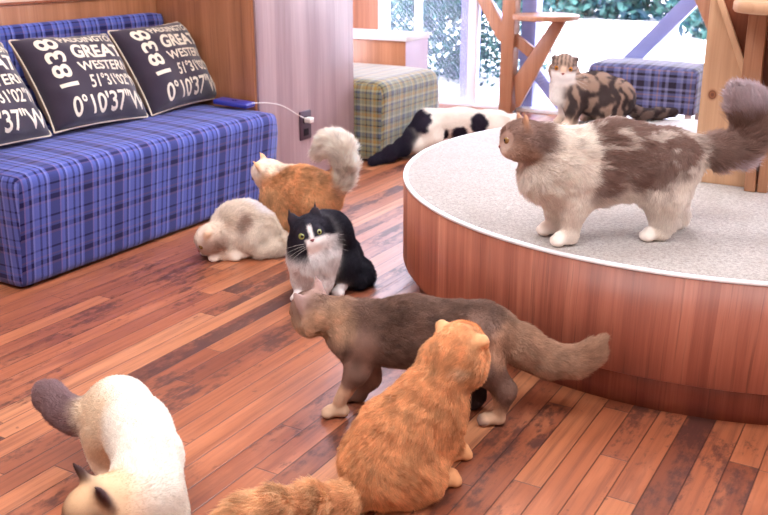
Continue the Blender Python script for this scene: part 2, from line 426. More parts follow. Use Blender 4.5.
bench = root('upholstered_bench', (-2.5, 4.0, 0), label='boxy bench covered in pale green tartan, behind the wooden wall pier', cat='bench')
parts = [soft_block('seat', (-2.86, 3.705, .012), (-2.192, 4.30, .384), PLAID_GREEN, .056, .018, puff=.008, flare=.012), box('plinth', (-2.84, 3.73, .002), (-2.22, 4.26, .034), DARK)]  # dark plinth box stands in for the shade below the bench
for x in (-2.235, -2.81):
    for y in (3.75, 4.24):
        bm = bmesh.new(); bmesh.ops.create_cone(bm, cap_ends=True, segments=20, radius1=.016, radius2=.02, depth=.03, matrix=Matrix.Translation((x, y, .015)))
        parts.append(autosmooth(from_bm('foot', bm, BLACK)))
under(bench, *parts)

cab = root('storage_box', (-2.7, 4.46, 0), label='low wooden box unit with white top beyond the green tartan bench', cat='cabinet')
under(cab, box('body', (-3.0, 4.316, 0), (-2.402, 4.555, .505), WOOD_PANEL, bevel=.002),
      box('side_sheen_panel', (-2.4015, 4.316, 0), (-2.396, 4.555, .505), LAV_SHEEN, bevel=.001),  # sheet over the brown body, painted with the sheen from the window
      box('top', (-3.01, 4.305, .505), (-2.390, 4.562, .533), WHITE, bevel=.003))

stool = root('upholstered_stool', (-1.36, 5.2, 0), label='square stool in navy tartan standing by the window behind the tabby cat', cat='stool')
parts = [soft_block('seat', (-1.66, 5.04, .122), (-1.062, 5.375, .365), PLAID_NAVY, .035, .02, puff=.01)]
for x in (-1.62, -1.10):
    for y in (5.08, 5.335):
        parts.append(box('leg', (x-.018, y-.018, 0), (x+.018, y+.018, .12), FRAME, bevel=.003))
under(stool, *parts)

# cushions with lettering
CHAR = plain('charcoal_cushion_cloth', (54, 44, 60), .85, .2, .12, sheen=.4)
TAN = plain('tan_cushion_back', (176, 146, 126), .85, .2, .05)
INK = plain('cream_print', (226, 214, 196), .8, .2)
def text_tris(s, bold=0.0):
    cu = bpy.data.curves.new('t', 'FONT'); cu.body = s; cu.size = 1; cu.offset = bold; cu.resolution_u = 4
    t = bpy.data.objects.new('t', cu); COL.objects.link(t); bpy.context.view_layer.update()
    me = bpy.data.meshes.new_from_object(t.evaluated_get(bpy.context.evaluated_depsgraph_get()))
    bpy.data.objects.remove(t)
    V = np.array([v.co[:2] for v in me.vertices]); F = [tuple(p.vertices) for p in me.polygons]
    V -= V.min(0); V /= V.max(0); return V, F
ROWS = [('PADDINGTON', .31, .965, .835, .92, .02), ('GREAT', .34, .94, .64, .80, .036), ('WESTERN', .35, .955, .49, .60, .02),
        ('51\u00b031\u203202\u2033N'.replace('\u2032', "'").replace('\u2033', '"'), .40, .97, .305, .445, .016), ('0\u00b010\'37"W', .15, .97, .05, .25, .016)]
TEXTS = [(text_tris(s, b), x0, x1, y0, y1) for s, x0, x1, y0, y1, b in ROWS]
V38, F38 = text_tris('1838', .02); V38 = np.c_[1-V38[:, 1], V38[:, 0]]
TEXTS.append(((V38, F38), .10, .27, .35, .92))
def cushion(W, Hh, T, bc, tc, yawdir, seed, label):
    """W x Hh cushion of thickness T standing on bottom centre bc and leaning towards top centre tc"""
    rng = np.random.default_rng(seed); ph = rng.uniform(0, 6, 6)
    bc, tc = Vector(bc), Vector(tc); up = (tc-bc).normalized()
    side = Vector((yawdir[0], yawdir[1], yawdir[2])); side = (side-up*side.dot(up)).normalized(); nrm = side.cross(up)
    if nrm.x < 0: nrm = -nrm
    org = (bc+tc)/2
    def surf(a, b, sgn, off=0.0):          # a,b in 0..1
        u, v = 2*a-1, 2*b-1
        px = u*W/2*(1-.045*(1-v*v)+.03*v*v*v*v); py = v*Hh/2*(1-.05*(1-u*u))
        e = max(0, (1-u**4)*(1-v**4))**.5
        t = T/2*e*(.95+.05*math.cos(2.2*u+1))*(1+.05*math.sin(6*u+ph[0]+3*v)+.04*math.sin(9*v+ph[1]-4*u))
        t -= .0045*abs(math.sin(7*(u+v)+ph[2]))*(1-e)*4*e
        return side*px+up*py+nrm*sgn*(t+off)
    N = 40; bm = bmesh.new()
    for sgn in (1, -1):
        g = [[bm.verts.new(surf(i/N, j/N, sgn)) for j in range(N+1)] for i in range(N+1)]
        for i in range(N):
            for j in range(N):
                f = bm.faces.new([g[i][j], g[i+1][j], g[i+1][j+1], g[i][j+1]][::sgn]); f.smooth = True; f.material_index = 0 if sgn > 0 else 1
    bmesh.ops.remove_doubles(bm, verts=list(bm.verts), dist=1e-4); bmesh.ops.recalc_face_normals(bm, faces=bm.faces)
    o = from_bm('scatter_cushion', bm, [CHAR, TAN], label=label, cat='cushion', group='slogan cushions leaning on the sofa')
    o.location = org
    ring = [(k/24, 0) for k in range(24)]+[(1, k/24) for k in range(24)]+[(1-k/24, 1) for k in range(24)]+[(0, 1-k/24) for k in range(25)]
    tube_mesh('piping', [surf(a, b, 1) for a, b in ring], .0032, CREAM, o, res=2)
    bm = bmesh.new()
    for (V, F), x0, x1, y0, y1 in TEXTS:
        vs = [bm.verts.new((x0+v[0]*(x1-x0), y0+v[1]*(y1-y0), 0)) for v in V]
        for f in F:
            try: bm.faces.new([vs[i] for i in f])
            except ValueError: pass
    bmesh.ops.triangulate(bm, faces=list(bm.faces))
    for _ in range(3):
        es = [e for e in bm.edges if e.calc_length() > .035]
        if es: bmesh.ops.subdivide_edges(bm, edges=es, cuts=1); bmesh.ops.triangulate(bm, faces=[f for f in bm.faces if len(f.verts) > 3])
    # the camera-side reading direction: text x runs along +side when side x up = nrm
    flip = side.cross(up).dot(nrm) < 0
    for v in bm.verts: v.co = surf(1-v.co.x if flip else v.co.x, v.co.y, 1, .0012)
    bmesh.ops.recalc_face_normals(bm, faces=bm.faces)
    from_bm('lettering', bm, INK, o)
    return o
cushion(.42, .350, .165, (-2.505, 1.868, .385), (-2.690, 1.862, .675), (0, 1, 0), 1, 'charcoal slogan cushion at the near end of the sofa, cut by the frame edge')
cushion(.42, .350, .165, (-2.510, 2.318, .387), (-2.700, 2.330, .675), (.0, 1, .0), 2, 'charcoal slogan cushion in the middle of the sofa, between the other two')
cushion(.43, .350, .165, (-2.540, 2.780, .387), (-2.705, 2.762, .675), (-.10, 1, .0), 3, 'charcoal slogan cushion closest to the wooden pier and the blue power bank')

# power bank, cable, plug, wall outlet
pb = box('power_bank', (-.078, -.036, 0), (.078, .036, .02), plain('blue_glossy_plastic', (52, 56, 150), .3, .5), bevel=.006, seg=3,
         label='flat blue power bank lying on the far end of the tartan sofa seat', cat='power bank')
pb.location = (-2.40, 2.905, .377); pb.rotation_euler = (0, math.radians(4), math.radians(8))
box('button', (-.01, -.006, .0195), (.012, .006, .0215), plain('dark_blue_button', (30, 30, 90), .4), pb, bevel=.001)
ol = root('wall_outlet', (XC+.013, 3.292, .24), label='dark wall outlet plate low on the window-lit wooden pier', cat='outlet')
PLATE = plain('dark_plum_plate', (74, 52, 68), .4, .5)
under(ol, box('plate', (XC+.0125, 3.250, .178), (XC+.019, 3.334, .304), PLATE, bevel=.003),
      box('socket', (XC+.019, 3.274, .196), (XC+.021, 3.310, .226), DARK, bevel=.0005),
      box('socket', (XC+.019, 3.274, .250), (XC+.021, 3.310, .280), DARK, bevel=.0005))
WPL = plain('white_plastic', (235, 230, 226), .35, .5)
cb = root('charging_cable', (-2.32, 3.0, .38), label='thin white charging cable running from the blue power bank to the wall outlet', cat='cable')
under(cb, tube_mesh('cord', [(-2.322, 2.918, .389), (-2.30, 2.95, .391), (-2.27, 3.02, .380), (-2.275, 3.10, .345), (-2.285, 3.18, .305), (-2.285, 3.25, .275), (-2.29, 3.285, .266)], .0018, WPL),
      box('plug', (XC+.021, 3.276, .254), (XC+.052, 3.308, .277), WPL, bevel=.004, seg=3))

# round platform
PC = (-.497, 2.807)
def m_carpet():
    t = NT('oatmeal_loop_carpet'); v = t.coord()
    n = t.noise(v, 130, 4, .7); n2 = t.noise(v, 9, 3, .5); n3 = t.noise(v, 420, 2, .6)
    c = t.ramp(n*.6+n3*.4, [(.30, (118, 110, 108)), (.5, (176, 168, 164)), (.70, (210, 204, 200))])
    c = t.mix(n2.smooth(.4, .7)*.25, c, lin((160, 146, 138)))
    t.bump(n+n3*.6, .5, .004); return t.pbr(c, .92, .15, sheen=.3)
plat = root('round_platform', (*PC, 0), label='large round wooden platform with oatmeal carpet top holding two cats', cat='platform')
pk = dict(parent=plat)
from_bm('plinth', lathe_bm([(0, .0), (.885, 0), (.885, .105), (0, .105)], 160), WOOD_RED, plat)
from_bm('drum_panel', lathe_bm([(.86, .095), (.9325, .095), (.934, .097), (.934, .336), (.86, .336)], 200), WOOD_RED, plat)
from_bm('edge_trim', lathe_bm([(.83, .334), (.9345, .337), (.9352, .338), (.9352, .3425), (.9336, .344), (.923, .344), (.921, .339), (.83, .339)], 200), FRAME, plat)
from_bm('carpet_top', lathe_bm([(0, .330), (.922, .330), (.922, .341), (.919, .344), (0, .344)], 160), m_carpet(), plat)

# cat tower in the middle of the platform
tw = root('cat_tower', (-.43, 2.82, .344), label='tall knotty pine cat tower standing at the middle of the round platform', cat='cat tower')
Zb = .3445
ts = [prism('fin_board', [(-.556, Zb), (-.402, Zb), (-.447, .655), (-.540, .86), (-.575, 1.0), (-.60, 1.5), (-.60, 2.2), (-.64, 2.2), (-.64, 1.2), (-.5562, .86)][:5]+[(-.5595, 1.0)], 2.70, 2.742, WOOD_PINE),
      prism('fin_batten', [(-.403, .47), (-.425, .50), (-.452, .655), (-.541, .855), (-.527, .86), (-.434, .66)], 2.686, 2.70, WOOD_PINE, bevel=.002),
      box('trunk', (-.552, 2.744, Zb), (-.39, 2.90, 2.30), WOOD_DARK, bevel=.006),
      box('trunk_side_board', (-.389, 2.75, Zb), (-.30, 2.89, 2.30), WOOD_DARK, bevel=.005),
      prism('shelf_bracket', [(-.447, .60), (-.418, .645), (-.404, Zb), (-.375, Zb), (-.398, .66), (-.402, .825), (-.448, .825)], 2.655, 2.684, WOOD_POST),
      box('side_fin', (-.372, 2.66, Zb), (-.345, 2.75, .82), WOOD_POST, bevel=.003)]
s = from_bm('shelf', lathe_bm([(0, 0), (.158, 0), (.163, .006), (.163, .024), (.158, .03), (0, .03)], 80), WOOD_PINE); autosmooth(s)
under(tw, *ts); s.parent = tw; s.location = Vector((-.325, 2.66, .826))-tw.location

# climbing posts by the window
cp = root('cat_climbing_post', (-2.2, 5.33, 0), label='timber climbing post by the window with a round shelf on a forked bracket', cat='cat post')
ts = [box('post', (-2.288, 5.29, 0), (-2.205, 5.375, ZC-.002), WOOD_POST, bevel=.004),
      prism('lower_arm', [(-2.185, .03), (-2.203, .212), (-2.087, .392), (-1.976, .562), (-1.894, .566), (-2.077, .206), (-2.16, .04)], 5.315, 5.345, WOOD_POST),
      prism('upper_arm', [(-2.205, .476), (-2.088, .399), (-2.123, .340), (-2.205, .400)], 5.317, 5.343, WOOD_POST),
      prism('brace', [(-2.75, 1.12), (-2.66, 1.12), (-2.287, .515), (-2.287, .400), (-2.34, .458)], 5.315, 5.345, WOOD_POST)]
s = autosmooth(from_bm('shelf', lathe_bm([(0, 0), (.187, 0), (.192, .005), (.192, .023), (.187, .028), (0, .028)], 80), WOOD_POST))
under(cp, *ts); s.parent = cp; s.location = Vector((-2.005, 5.28, .567))-cp.location
cp2 = root('cat_climbing_post', (-1.04, 5.3, 0), label='second timber post by the window with a slanting brace, partly behind the pine tower', cat='cat post')
under(cp2, box('post', (-1.088, 5.30, .39), (-1.0, 5.375, ZC-.002), WOOD_POST, bevel=.004), prism('brace', [(-1.40, 1.10), (-1.30, 1.10), (-1.086, .70), (-1.086, .52), (-1.13, .60)], 5.32, 5.35, WOOD_POST),
      box('foot', (-1.050, 5.30, .0), (-.98, 5.375, .392), WOOD_POST, bevel=.004))

# ------------------------------------------------------------------ cats
CATS = {}
CATS['calico_stand'] = dict(key = 'calico_stand', O = [-0.5933, 2.0622, 0.3455], yaw = -2.4401, prims = [
    [[0.1838, -0, 0.2229], [0.1359, 0, 0.1781], 0.044, 0.066, 0, 0.05, 0.028, [[0, 1, 0], 0.9]],
    [[0.1359, 0, 0.1781], [0.0091, 0, 0.1959], 0.066, 0.064, 0, 0.05, 0.028, [[0, 1, 0], 0.9]],
    [[0.0091, 0, 0.1959], [-0.1236, 0, 0.1815], 0.064, 0.064, 0, 0.05, 0.028, [[0, 1, 0], 0.9]],
    [[0.1704, 0, 0.1536], [0.0865, 0, 0.1431], 0.045, 0.055, 0, 0.05, 0.035, None],
    [[0.0872, -0, 0.1525], [-0.0584, 0, 0.1465], 0.054, 0.052, 0, 0.05, 0.03, None],
    [[0.1152, 0.03, 0.1517], [0.1133, 0.042, 0.0922], 0.037, 0.025, 0, 0.03, 0.016, None],
    [[0.1133, 0.042, 0.0922], [0.1197, 0.045, 0.0289], 0.025, 0.018, 0, 0.03, 0.016, None],
    [[0.1157, 0.045, 0.017], [0.1437, 0.045, 0.017], 0.0165, 0.0162, 0, 0.012, 0.004, None],
    [[0.146, 0.0323, 0.0097], [0.154, 0.0323, 0.0095], 0.0092, 0.0088, 0, 0.006, 0.002, None],
    [[0.1485, 0.0408, 0.0097], [0.1565, 0.0408, 0.0095], 0.0092, 0.0088, 0, 0.006, 0.002, None],
    [[0.1485, 0.0493, 0.0097], [0.1565, 0.0493, 0.0095], 0.0092, 0.0088, 0, 0.006, 0.002, None],
    [[0.146, 0.0578, 0.0097], [0.154, 0.0578, 0.0095], 0.0092, 0.0088, 0, 0.006, 0.002, None],
    [[0.1185, -0.03, 0.1419], [0.12, -0.04, 0.07], 0.036, 0.024, 0, 0.03, 0.016, None],
    [[0.12, -0.04, 0.07], [0.1227, -0.04, 0.0245], 0.024, 0.018, 0, 0.03, 0.016, None],
    [[0.1187, -0.04, 0.017], [0.1467, -0.04, 0.017], 0.0165, 0.0162, 0, 0.012, 0.004, None],
    [[0.1489, -0.0527, 0.0097], [0.1569, -0.0527, 0.0095], 0.0092, 0.0088, 0, 0.006, 0.002, None],
    [[0.1514, -0.0442, 0.0097], [0.1594, -0.0442, 0.0095], 0.0092, 0.0088, 0, 0.006, 0.002, None],
    [[0.1514, -0.0357, 0.0097], [0.1594, -0.0357, 0.0095], 0.0092, 0.0088, 0, 0.006, 0.002, None],
    [[0.1489, -0.0272, 0.0097], [0.1569, -0.0272, 0.0095], 0.0092, 0.0088, 0, 0.006, 0.002, None],
    [[-0.116, 0.03, 0.1606], [-0.1009, 0.042, 0.1104], 0.058, 0.04, 0, 0.035, 0.022, None],
    [[-0.1009, 0.042, 0.1104], [-0.1093, 0.042, 0.053], 0.04, 0.022, 0, 0.035, 0.022, None],
    [[-0.1093, 0.042, 0.053], [-0.1002, 0.045, 0.0224], 0.022, 0.018, 0, 0.035, 0.022, None],
    [[-0.1002, 0.045, 0.017], [-0.0722, 0.045, 0.017], 0.0165, 0.0162, 0, 0.012, 0.004, None],
    [[-0.07, 0.0322, 0.0097], [-0.062, 0.0322, 0.0095], 0.0092, 0.0088, 0, 0.006, 0.002, None],
    [[-0.0675, 0.0407, 0.0097], [-0.0595, 0.0407, 0.0095], 0.0092, 0.0088, 0, 0.006, 0.002, None],
    [[-0.0675, 0.0492, 0.0097], [-0.0595, 0.0492, 0.0095], 0.0092, 0.0088, 0, 0.006, 0.002, None],
    [[-0.07, 0.0577, 0.0097], [-0.062, 0.0577, 0.0095], 0.0092, 0.0088, 0, 0.006, 0.002, None],
    [[-0.157, -0.03, 0.1448], [-0.1581, -0.04, 0.0864], 0.055, 0.038, 0, 0.035, 0.022, None],
    [[-0.1581, -0.04, 0.0864], [-0.1781, -0.042, 0.0279], 0.038, 0.022, 0, 0.035, 0.022, None],
    [[-0.1781, -0.042, 0.0279], [-0.1682, -0.042, 0.0185], 0.022, 0.018, 0, 0.035, 0.022, None],
    [[-0.1682, -0.042, 0.017], [-0.1402, -0.042, 0.017], 0.0165, 0.0162, 0, 0.012, 0.004, None],
    [[-0.138, -0.0547, 0.0097], [-0.13, -0.0547, 0.0095], 0.0092, 0.0088, 0, 0.006, 0.002, None],
    [[-0.1355, -0.0462, 0.0097], [-0.1275, -0.0462, 0.0095], 0.0092, 0.0088, 0, 0.006, 0.002, None],
    [[-0.1355, -0.0377, 0.0097], [-0.1275, -0.0377, 0.0095], 0.0092, 0.0088, 0, 0.006, 0.002, None],
    [[-0.138, -0.0292, 0.0097], [-0.13, -0.0292, 0.0095], 0.0092, 0.0088, 0, 0.006, 0.002, None],
    [[-0.1759, 0, 0.1983], [-0.2458, -0, 0.1957], 0.026, 0.024, 1, 0.03, 0.048, None],
    [[-0.2458, -0, 0.1957], [-0.3003, 0, 0.2008], 0.024, 0.026, 1, 0.03, 0.048, None],
    [[-0.3003, 0, 0.2008], [-0.3227, 0, 0.24], 0.026, 0.03, 1, 0.03, 0.048, None],
    [[-0.3227, 0, 0.24], [-0.3163, 0, 0.2866], 0.03, 0.032, 1, 0.03, 0.048, None],
    [[-0.3163, 0, 0.2866], [-0.2926, -0, 0.3148], 0.032, 0.022, 1, 0.03, 0.048, None],
    [[0.2375, -0.001, 0.236], [0.2154, 0.0003, 0.2364], 0.0377, 0.0386, 1, 0.0166, 0.018, None],
    [[0.2476, -0.0028, 0.246], [0.2282, -0.0026, 0.2553], 0.0239, 0.0239, 1, 0.0166, 0.0108, None],
    [[0.2386, -0.0177, 0.219], [0.2159, -0.0255, 0.2183], 0.0221, 0.0221, 2, 0.0166, 0.018, None],
    [[0.2637, -0.0086, 0.215], [0.2512, -0.0161, 0.2143], 0.0124, 0.0138, 0, 0.01, 0.003, None],
    [[0.2577, -0.021, 0.2452], [0.2451, -0.0255, 0.251], 0.006, 0.0074, 1, 0.012, 0.004, None],
    [[0.2409, 0.0188, 0.2232], [0.2194, 0.0293, 0.2246], 0.0221, 0.0221, 2, 0.0166, 0.018, None],
    [[0.2647, 0.0078, 0.2168], [0.2533, 0.0168, 0.218], 0.0124, 0.0138, 0, 0.01, 0.003, None],
    [[0.2599, 0.0137, 0.2492], [0.2479, 0.0183, 0.256], 0.006, 0.0074, 1, 0.012, 0.004, None],
    [[0.2682, -0.0022, 0.2293], [0.2529, -0.0028, 0.2436], 0.0078, 0.0101, 2, 0.012, 0.003, None],
    [[0.2568, 0.0013, 0.2056], [0.2401, 0.0024, 0.2045], 0.0101, 0.0147, 0, 0.012, 0.004, None],
    [[0.2221, -0.0252, 0.2615], [0.2251, -0.0337, 0.277], 0.0193, 0.0124, 2, 0.012, 0.005, [[0.9938, -0.0512, -0.0988], 0.42]],
    [[0.2251, -0.0337, 0.277], [0.2301, -0.0406, 0.2943], 0.0124, 0.0032, 2, 0.006, 0.004, [[0.9938, -0.0512, -0.0988], 0.42]],
    [[0.2248, 0.0186, 0.2665], [0.2286, 0.0229, 0.2835], 0.0193, 0.0124, 2, 0.012, 0.005, [[0.9938, -0.0512, -0.0988], 0.42]],
    [[0.2286, 0.0229, 0.2835], [0.2342, 0.0251, 0.3018], 0.0124, 0.0032, 2, 0.006, 0.004, [[0.9938, -0.0512, -0.0988], 0.42]],
  ], spots = [
    [[0.0251, 0.03, 0.2347], [0.085, 0.11, 0.075], 1, 0.75],
    [[-0.0606, 0.03, 0.2318], [0.09, 0.12, 0.07], 1, 0.75],
    [[-0.0421, 0.03, 0.1752], [0.07, 0.11, 0.06], 1, 0.75],
    [[0.0523, 0.03, 0.1629], [0.05, 0.11, 0.05], 1, 0.75],
    [[-0.1257, 0.03, 0.2066], [0.05, 0.12, 0.05], 1, 0.75],
    [[0.201, 0, 0.2393], [0.04, 0.09, 0.045], 1, 0.8],
    [[0.0959, -0, 0.2083], [0.022, 0.12, 0.09], 0, 0.4],
    [[-0.3044, 0, 0.319], [0.07, 0.09, 0.05], 3, 0.8],
    [[-0.2934, 0, 0.1583], [0.06, 0.09, 0.022], 3, 0.7],
  ], headf = [[0.2262, -0, 0.2334], [0.9938, -0.0512, -0.0988], [0.0623, 0.9916, 0.1132], [0.0922, -0.1186, 0.9887], 0.92],
  whiskers = False)
CATS['grey_walk'] = dict(key = 'grey_walk', O = [-0.8728, 1.6473, 0], yaw = -2.7137, prims = [
    [[0.1822, -0, 0.22], [0.1384, -0, 0.1911], 0.043, 0.057, 0, 0.045, 0.02, [[0, 1, 0], 0.85]],
    [[0.1384, -0, 0.1911], [0.0243, -0, 0.2055], 0.057, 0.059, 0, 0.045, 0.02, [[0, 1, 0], 0.85]],
    [[0.0243, -0, 0.2055], [-0.1227, -0, 0.2073], 0.059, 0.061, 0, 0.045, 0.02, [[0, 1, 0], 0.85]],
    [[0.101, -0, 0.1665], [-0.0417, -0, 0.1587], 0.045, 0.045, 0, 0.04, 0.014, None],
    [[0.1215, 0.03, 0.1835], [0.1361, 0.04, 0.1114], 0.038, 0.021, 0, 0.03, 0.007, None],
    [[0.1361, 0.04, 0.1114], [0.1754, 0.04, 0.0394], 0.021, 0.0145, 0, 0.03, 0.007, None],
    [[0.1674, 0.04, 0.015], [0.1954, 0.04, 0.0149], 0.0145, 0.0142, 0, 0.012, 0.004, None],
    [[0.1976, 0.0272, 0.0097], [0.2056, 0.0272, 0.0095], 0.0092, 0.0088, 0, 0.006, 0.002, None],
    [[0.2001, 0.0357, 0.0097], [0.2081, 0.0357, 0.0095], 0.0092, 0.0088, 0, 0.006, 0.002, None],
    [[0.2001, 0.0442, 0.0097], [0.2081, 0.0442, 0.0095], 0.0092, 0.0088, 0, 0.006, 0.002, None],
    [[0.1976, 0.0527, 0.0097], [0.2056, 0.0527, 0.0095], 0.0092, 0.0088, 0, 0.006, 0.002, None],
    [[0.1202, -0.03, 0.145], [0.1167, -0.035, 0.0613], 0.034, 0.02, 0, 0.03, 0.007, None],
    [[0.1167, -0.035, 0.0613], [0.1461, -0.04, 0.015], 0.02, 0.0145, 0, 0.03, 0.007, None],
    [[0.1381, -0.04, 0.015], [0.1661, -0.04, 0.0149], 0.0145, 0.0142, 0, 0.012, 0.004, None],
    [[0.1683, -0.0528, 0.0097], [0.1763, -0.0528, 0.0095], 0.0092, 0.0088, 0, 0.006, 0.002, None],
    [[0.1708, -0.0443, 0.0097], [0.1788, -0.0443, 0.0095], 0.0092, 0.0088, 0, 0.006, 0.002, None],
    [[0.1708, -0.0358, 0.0097], [0.1788, -0.0358, 0.0095], 0.0092, 0.0088, 0, 0.006, 0.002, None],
    [[0.1683, -0.0273, 0.0097], [0.1763, -0.0273, 0.0095], 0.0092, 0.0088, 0, 0.006, 0.002, None],
    [[-0.1275, 0.03, 0.1995], [-0.1379, 0.045, 0.1438], 0.054, 0.034, 0, 0.035, 0.01, None],
    [[-0.1379, 0.045, 0.1438], [-0.1847, 0.045, 0.0871], 0.034, 0.017, 0, 0.035, 0.01, None],
    [[-0.1847, 0.045, 0.0871], [-0.1777, 0.04, 0.0391], 0.017, 0.015, 0, 0.035, 0.01, None],
    [[-0.1757, 0.04, 0.015], [-0.1477, 0.04, 0.0149], 0.0145, 0.0142, 0, 0.012, 0.004, None],
    [[-0.1454, 0.0272, 0.0097], [-0.1374, 0.0272, 0.0095], 0.0092, 0.0088, 0, 0.006, 0.002, None],
    [[-0.1429, 0.0357, 0.0097], [-0.1349, 0.0357, 0.0095], 0.0092, 0.0088, 0, 0.006, 0.002, None],
    [[-0.1429, 0.0442, 0.0097], [-0.1349, 0.0442, 0.0095], 0.0092, 0.0088, 0, 0.006, 0.002, None],
    [[-0.1454, 0.0527, 0.0097], [-0.1374, 0.0527, 0.0095], 0.0092, 0.0088, 0, 0.006, 0.002, None],
    [[-0.1194, -0.03, 0.1681], [-0.1083, -0.04, 0.0949], 0.05, 0.032, 3, 0.035, 0.01, None],
    [[-0.1083, -0.04, 0.0949], [-0.1215, -0.035, 0.0309], 0.032, 0.017, 3, 0.035, 0.01, None],
    [[-0.1215, -0.035, 0.0309], [-0.1146, -0.03, 0.0155], 0.017, 0.015, 3, 0.035, 0.01, None],
    [[-0.1126, -0.03, 0.015], [-0.0846, -0.03, 0.0149], 0.0145, 0.0142, 3, 0.012, 0.004, None],
    [[-0.0824, -0.0428, 0.0097], [-0.0744, -0.0428, 0.0095], 0.0092, 0.0088, 3, 0.006, 0.002, None],
    [[-0.0799, -0.0343, 0.0097], [-0.0719, -0.0343, 0.0095], 0.0092, 0.0088, 3, 0.006, 0.002, None],
    [[-0.0799, -0.0258, 0.0097], [-0.0719, -0.0258, 0.0095], 0.0092, 0.0088, 3, 0.006, 0.002, None],
    [[-0.0824, -0.0173, 0.0097], [-0.0744, -0.0173, 0.0095], 0.0092, 0.0088, 3, 0.006, 0.002, None],
    [[-0.1699, -0, 0.207], [-0.2184, -0, 0.174], 0.036, 0.034, 2, 0.03, 0.022, None],
    [[-0.2184, -0, 0.174], [-0.2756, -0, 0.1436], 0.034, 0.029, 2, 0.03, 0.022, None],
    [[-0.2756, -0, 0.1436], [-0.3333, 0, 0.1416], 0.029, 0.024, 2, 0.03, 0.022, None],
    [[-0.3333, 0, 0.1416], [-0.3678, -0, 0.1645], 0.024, 0.018, 2, 0.03, 0.022, None],
    [[-0.3678, -0, 0.1645], [-0.3867, -0, 0.1934], 0.018, 0.008, 2, 0.03, 0.022, None],
    [[0.2458, -0.0064, 0.2316], [0.2259, 0.007, 0.2332], 0.041, 0.042, 0, 0.018, 0.012, None],
    [[0.2569, -0.0108, 0.2416], [0.2411, 0.0026, 0.2526], 0.026, 0.026, 0, 0.018, 0.0072, None],
    [[0.2344, -0.0267, 0.2202], [0.2092, -0.0214, 0.2241], 0.024, 0.024, 1, 0.018, 0.012, None],
    [[0.2613, -0.0334, 0.2107], [0.2458, -0.0334, 0.2138], 0.0135, 0.015, 1, 0.01, 0.003, None],
    [[0.2572, -0.0328, 0.2466], [0.2446, -0.0284, 0.2551], 0.0065, 0.008, 0, 0.012, 0.004, None],
    [[0.2556, 0.006, 0.211], [0.241, 0.0275, 0.2104], 0.024, 0.024, 1, 0.018, 0.012, None],
    [[0.2709, -0.0187, 0.2066], [0.2649, -0.004, 0.2055], 0.0135, 0.015, 1, 0.01, 0.003, None],
    [[0.2773, -0.0018, 0.2379], [0.27, 0.0108, 0.2441], 0.0065, 0.008, 0, 0.012, 0.004, None],
    [[0.2723, -0.0261, 0.2226], [0.2613, -0.0144, 0.2388], 0.0085, 0.011, 1, 0.012, 0.003, None],
    [[0.2574, -0.0233, 0.1982], [0.2421, -0.0134, 0.198], 0.011, 0.016, 1, 0.012, 0.004, None],
    [[0.2258, -0.0127, 0.2677], [0.2285, -0.0175, 0.2872], 0.021, 0.0135, 4, 0.012, 0.005, [[0.8097, -0.5675, -0.1494], 0.42]],
    [[0.2285, -0.0175, 0.2872], [0.2344, -0.0216, 0.308], 0.0135, 0.0035, 4, 0.006, 0.004, [[0.8097, -0.5675, -0.1494], 0.42]],
    [[0.2513, 0.0265, 0.2566], [0.2614, 0.0331, 0.273], 0.021, 0.0135, 4, 0.012, 0.005, [[0.8097, -0.5675, -0.1494], 0.42]],
    [[0.2614, 0.0331, 0.273], [0.2726, 0.0372, 0.2915], 0.0135, 0.0035, 4, 0.006, 0.004, [[0.8097, -0.5675, -0.1494], 0.42]],
  ], spots = [
    [[0.1935, 0.04, 0.2197], [0.05, 0.1, 0.045], 1, 0.9],
    [[0.1793, 0.04, 0.0288], [0.04, 0.04, 0.05], 1, 0.6],
    [[-0.1805, 0.04, 0.1901], [0.04, 0.07, 0.05], 2, 0.5],
    [[-0.1632, 0.04, 0.0352], [0.03, 0.03, 0.04], 1, 0.5],
  ], headf = [[0.2351, -0, 0.2295], [0.8097, -0.5675, -0.1494], [0.5299, 0.8164, -0.2296], [0.2523, 0.1067, 0.9617], 1],
  whiskers = False)
